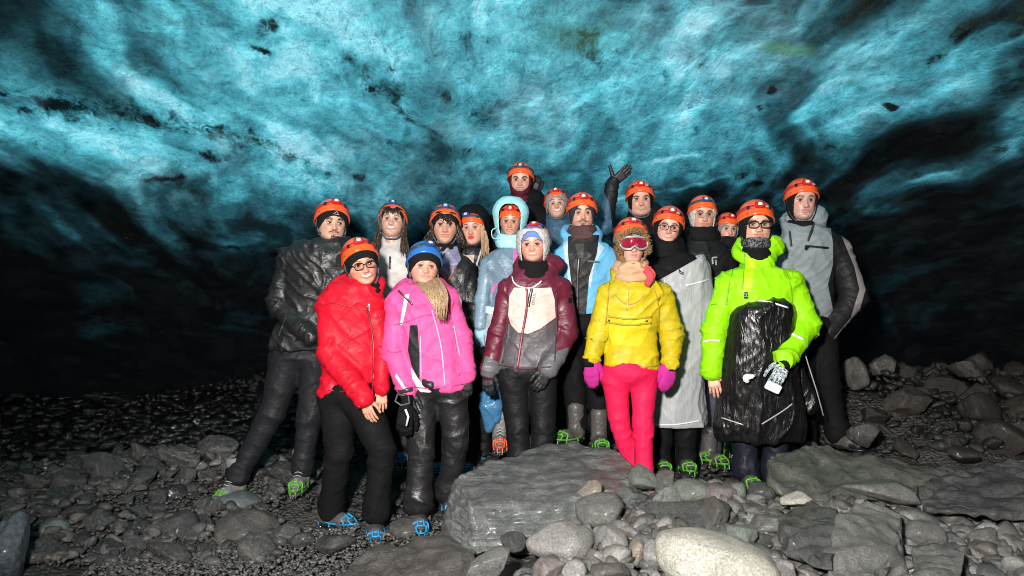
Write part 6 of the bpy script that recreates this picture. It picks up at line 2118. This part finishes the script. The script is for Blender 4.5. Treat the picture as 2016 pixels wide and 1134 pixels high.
# ---- hidden woman
p16 = make_person(dict(seed=16, female=True, label='woman almost hidden at the back, grey beanie above a dark collar over her mouth', Y=5.55, eye=(1432, 452), s=.86, yaw=4, roll=3, skin=(.60, .35, .27),
    torso=[(490, 1412, 1462), (515, 1400, 1478), (600, 1402, 1476), (700, 1405, 1472)], arms=[[(1410, 525), (1405, 600), (1405, 670), (17, 15, 13)], [(1465, 525), (1472, 600), (1470, 670), (17, 15, 13)]],
    legs=[[(1425, 715), (1425, 790), (1425, 860), (23, 19, 16)], [(1455, 715), (1455, 790), (1455, 860), (23, 19, 16)]], tmat=K_black, jmat=cloth('slate_shell', (.035, .04, .055), .45), lamp='lit', brow='brown', crampon='green', collar=coll(-.10, .092, .088, .026, .05, -.1)))
shell_wear(p16, 'beanie', K_grayk, .011, (-.40, .046, .092), z0=-.06, th=.007)
wrap(p16, 'neck_gaiter', K_knit, (0, -.0, -.095), [(0.02, .072, .088, .018, .1), (-.02, .082, .09, .028, .1)], .004, 26)

# ---- neon man
K_neon = cloth('neon_green_shell', (.28, .70, .004), .5, mott=.05, pats=[('hi', (.42, .90, .01))])
K_bag = cloth('black_bin_liner', (.007, .007, .0075), .26, fold=2.0, mott=.1, grain=(1.8, 1.8, .45))
def neck_print(t, co):
    n = ntex(t, 60, 2, .5, co, 2)
    return ramp(t, n, [(.5, (.015, .015, .018)), (.54, (.16, .16, .17))])
K_gait = cloth('printed_gaiter', (.02, .02, .022), .7, fold=.5)
m_ = K_gait; t = m_.node_tree
K_gaitp = cloth('printed_gaiter2', (.02, .02, .022), .7, fold=.5, pats=[('all', neck_print)])
p17 = make_person(dict(seed=17, zs=0.85, label='man in a neon green jacket and black-framed glasses, black plastic sheet at his waist', Y=4.7, eye=(1489, 444), s=1.08, yaw=-5, roll=0, skin=(.62, .36, .27),
    torso=[(530, 1440, 1545), (550, 1418, 1572), (600, 1415, 1576), (640, 1424, 1566), (672, 1428, 1560)], arms=[[(1434, 560), (1405, 650, -.02), (1402, 730, -.04), (29, 26, 22)], [(1556, 556), (1588, 640, -.04), (1545, 706, -.22), (30, 28, 22)]],
    legs=[[(1462, 745), (1462, 840), (1470, 925), (33, 28, 25)], [(1525, 745), (1528, 840), (1526, 930), (34, 28, 25)]], tmat=K_navy, tcrease=.007, jmat=K_neon, jh=.009, hands=(('relax', True), None), hdir=((.12, -.15, -1), None), thumb=(1, -1), lamp='lit', petzl=True, brow='brown', gaze=(-.3, 0), crampon='green', jcrease=.007, hoff=(0, .004, .004),
    panels={'hi': [[(1472, 500), (1490, 500), (1478, 575), (1462, 575)]]}, jextra=[hood_lump((.06, .06, -.13), (.14, .10, .085)), lambda f, H, P, k: f.torus(H((0, .02, -.17)), .12, .105, .017, .03, .55, .03)]))
shell_wear(p17, 'balaclava', K_knit, .011, (-.150, .052, .067), z0=-.118, th=.007)
o_ = wrap(p17, 'neck_gaiter', K_gaitp, (0, -.004, -.105), [(0.014, .068, .082, .018, .1), (-.012, .070, .084, .02, .1)], .003, 31)
a_ = o_.data.attributes.new('all', 'FLOAT', 'POINT'); a_.data.foreach_set('value', np.full(len(o_.data.vertices), -.1, np.float32))
wrap(p17, 'inner_gaiter', K_knit, (0, .0, -.15), [(0.0, .060, .068, .022, .1), (-.04, .07, .078, .028, .1)], .003, 33)
glasses(p17, M_frame, .0030, .0265, .019, round_=3.2)
f = Field(pt(1400, 880, 4.7) + (0, -.32, 0), pt(1600, 575, 4.7) + (.1, .3, .05), .010)
k17 = 4.7 / F
st = []
for py, l, r_, dep in ((588, 1462, 1530, .18), (600, 1436, 1556, .215), (618, 1424, 1562, .225), (660, 1420, 1562, .22), (730, 1414, 1566, .21), (790, 1410, 1578, .20), (835, 1406, 1584, .19), (866, 1412, 1578, .17)):
    c = pt((l + r_) / 2, py, 4.7)
    st.append((c[2], c[0], 4.69, (r_ - l) / 2 * k17, dep))
f.loft(st, .02)
f.cone(pt(1558, 690, 4.76), pt(1598, 800, 4.76), .045, .062, .02, fl=.6)
f.cone(pt(1440, 830, 4.72), pt(1550, 815, 4.72), .05, .05, .02)
V, Q = f.nets(2)
V = crease(V, normals(V, Q), [(pt(1495, 560, 4.7), pt(1480, 880, 4.7), .2, .16)], .016, 95, diag=.15)
p17['part']('plastic_sheet', V, Q, K_bag)
bag_b = cam_bvh(V, Q)
strips(p17, 'reflective_strip', M_refl, [[(1384, 674), (1398, 670), (1418, 671)], [(1545, 655), (1560, 658), (1582, 668)]], 5, 4.6)
tmp = p17['bvh']; p17['bvh'] = bag_b
strips(p17, 'reflective_hem', M_refl, [[(1432, 606), (1455, 598), (1490, 592), (1520, 596), (1552, 606)]], 4, 4.5, .006)
strips(p17, 'sheet_edge', plain('sheet_edge', (.35, .33, .33), .3), [[(1420, 822), (1450, 832), (1462, 836)], [(1500, 835), (1540, 810), (1560, 795)]], 3, 4.5)
p17['bvh'] = tmp
strips(p17, 'seam', plain('green_seam', (.14, .42, .004), .6), [[(1446, 520), (1436, 560), (1430, 600)], [(1540, 520), (1556, 560), (1560, 600)], [(1466, 500), (1462, 570)], [(1400, 600), (1412, 598)]], 2.5, 4.5)
fl_ = Parts(); fl_.tube([pt(*q) for q in ((1578, 672, 4.66), (1592, 720, 4.68), (1608, 770, 4.69), (1621, 818, 4.70))], [.004, .004, .004, .005], 6); fl_.build('zip', [plain('sheet_edge', (.35, .33, .33), .3)], p17['root'], off=p17['base'])
strips(p17, 'chest_badge', M_zip, [[(1465, 579), (1473, 579)], [(1465, 584), (1473, 584)]], 8, 4.5)
text_on(p17, 'I', .022, 1469, 582, 0, M_white, 4.5, .012)
V, Q = place_hand('hold', pt(1545, 712, 4.46), (-.45, -.35, -.75), -1, 1.12)
def gpat(t, co):
    n = ntex(t, 34, 4, .6, co, 2.5)
    return ramp(t, n, [(.47, (.55, .62, .66)), (.5, (.03, .03, .035)), (.55, (.03, .03, .035)), (.58, (.50, .58, .62))])
o_ = p17['part']('patterned_glove', V, Q, cloth('patterned_glove', (.5, .56, .6), .7, pats=[('all', gpat)], fold=.4), attrs={'all': np.full(len(V), -.1)})
cfp = Parts(); cfp.tube([pt(1556, 700, 4.49), pt(1545, 715, 4.45), pt(1540, 722, 4.43)], [.046, .044, .04], 16); cfp.build('glove_cuff', [K_blackm], p17['root'], off=p17['base'])

# ---- grey and black jacket
K_gy = cloth('grey_shell', (.20, .235, .245), .5, mott=.1, pats=[('black', (.012, .012, .013)), ('edge', (.22, .20, .20)), ('pocket', (.008, .008, .008))])  # edge: rim light down the right sleeve, painted into the cloth
p18 = make_person(dict(seed=18, zs=1.04, label='tall man in a grey jacket with black sleeves at the right end of the group', Y=5.1, eye=(1580, 396), s=1.06, yaw=-4, roll=0, skin=(.55, .33, .27),
    torso=[(448, 1545, 1630), (470, 1535, 1655), (540, 1545, 1648), (600, 1550, 1640), (632, 1552, 1635)], arms=[[(1548, 490), (1545, 580), (1555, 650), (22, 20, 16)], [(1652, 490), (1682, 585, .0), (1632, 652, -.06), (27, 27, 17)]],
    legs=[[(1580, 660), (1580, 770), (1585, 860), (30, 24, 21)], [(1618, 660), (1632, 770), (1648, 850), (30, 25, 22)]], tmat=K_blackm, jmat=K_gy, jh=.0095, hands=('glove', ('relax', True)), hdir=(None, (-.35, .1, -.6)), lamp='lit', petzl=True, brow='brown', boot='dark', lip=(.5, .26, .24), gaze=(0, 0), foot=(0, 30),
    panels={'black': [[(1634, 440), (1720, 440), (1720, 700), (1600, 700), (1612, 650), (1640, 610), (1630, 560), (1640, 520), (1640, 480)]], 'edge': [[(1655, 460), (1672, 472), (1692, 520), (1704, 570), (1690, 620), (1655, 665), (1640, 668), (1675, 625), (1692, 570), (1682, 525), (1664, 482)]], 'pocket': [[(1584, 482), (1632, 486), (1632, 491), (1594, 487), (1588, 494), (1584, 491)]]},
    jextra=[hood_lump((.09, .04, -.085), (.085, .09, .085)), lambda f, H, P, k: f.torus(H((0, .02, -.135)), .115, .10, .018, .03, .6, .04)]))
shell_wear(p18, 'balaclava', K_knit, .010, (-.126, .058, .069), z0=-.125, th=.006)
wrap(p18, 'neck_gaiter', K_knit, (0, .0, -.14), [(0.01, .068, .075, .022, .2), (-.03, .078, .085, .026, .2)], .004, 36)
strips(p18, 'draw_cord', M_zip, [[(1603, 440), (1592, 470)], [(1555, 455), (1558, 485)], [(1600, 452), (1590, 475)]], 5, 5.0)

# ================================================================== things they carry
f = Field(pt(935, 875, 4.93) - (0, .16, 0), pt(1010, 735, 4.93) + (0, .16, 0), .008)
f.loft([(pt(0, y, 4.93)[2], pt(x, 0, 4.93)[0], 4.93, w_ * 4.93 / F, w_ * .8 * 4.93 / F) for y, x, w_ in ((742, 972, 6), (756, 970, 10), (775, 966, 22), (800, 968, 26), (825, 968, 19), (850, 962, 6))], .02)
V, Q = f.nets(2)
V = crease(V, normals(V, Q), [(pt(970, 740, 4.93), pt(965, 850, 4.93), .1, .3)], .008, 5)
K_bbag = cloth('blue_plastic_film', (.06, .20, .38), .22, fold=1.5, trans=.15)
b0 = V.mean(0) * (1, 1, 0) + (0, 0, V[:, 2].min())
o = link('plastic_bag', mesh('plastic_bag', V - b0, Q), None, [K_bbag]); o.location = b0
tag(o, 'blue plastic bag hanging behind the maroon sleeve', 'bag')
# the black gloves and strap that the woman in pink holds
V, Q = place_hand('glove', pt(800, 800, 4.28), (-.1, -.1, -1), 1, 1.15)
V = np.concatenate([V]); b0 = V.mean(0) * (1, 1, 0) + (0, 0, V[:, 2].min())
o = link('spare_glove', mesh('spare_glove', V - b0, Q), None, [K_blackm]); o.location = b0
tag(o, 'spare black ski glove dangling from the left wrist of the woman in pink', 'glove')
b_ = Parts()
b_.tube([pt(*q) - b0 for q in ((783, 776, 4.27), (778, 790, 4.25), (790, 798, 4.24), (806, 794, 4.25), (804, 780, 4.26), (783, 776, 4.27))], .006, 6)
b_.tube([pt(*q) - b0 for q in ((798, 806, 4.2), (804, 820, 4.2), (800, 838, 4.21))], .007, 6, 1)
b_.build('wrist_strap', [M_strap_g, M_white], o)
# phone or cloth held by the neon man
p_ = Parts(); c = pt(1522, 762, 4.40)
p_.box((0, 0, 0), (.045, .006, .028), Euler((R(10), R(25), R(-10))).to_matrix(), 0, .2)
o = p_.build('folded_paper', [plain('pale_paper', (.50, .56, .58), .6)], None); o.location = c
tag(o, 'pale folded paper in the patterned glove of the man in neon green', 'paper')
p_ = Parts()
f = Field(pt(1462, 762, 4.42) - .03, pt(1486, 735, 4.42) + .03, .004)
f.ell(pt(1470, 745, 4.43), (.022, .012, .026), .01); f.ell(pt(1480, 741, 4.43), (.018, .010, .012), .01)
V, Q = f.nets(1); V = V + normals(V, Q) * (.004 * ridged(V * 50))[:, None]
b0 = V.mean(0)
o = link('tissue', mesh('tissue', V - b0, Q), None, [plain('white_tissue', (.6, .62, .6), .8)]); o.location = b0
tag(o, 'crumpled white tissue on the black plastic sheet', 'tissue')
scatter()
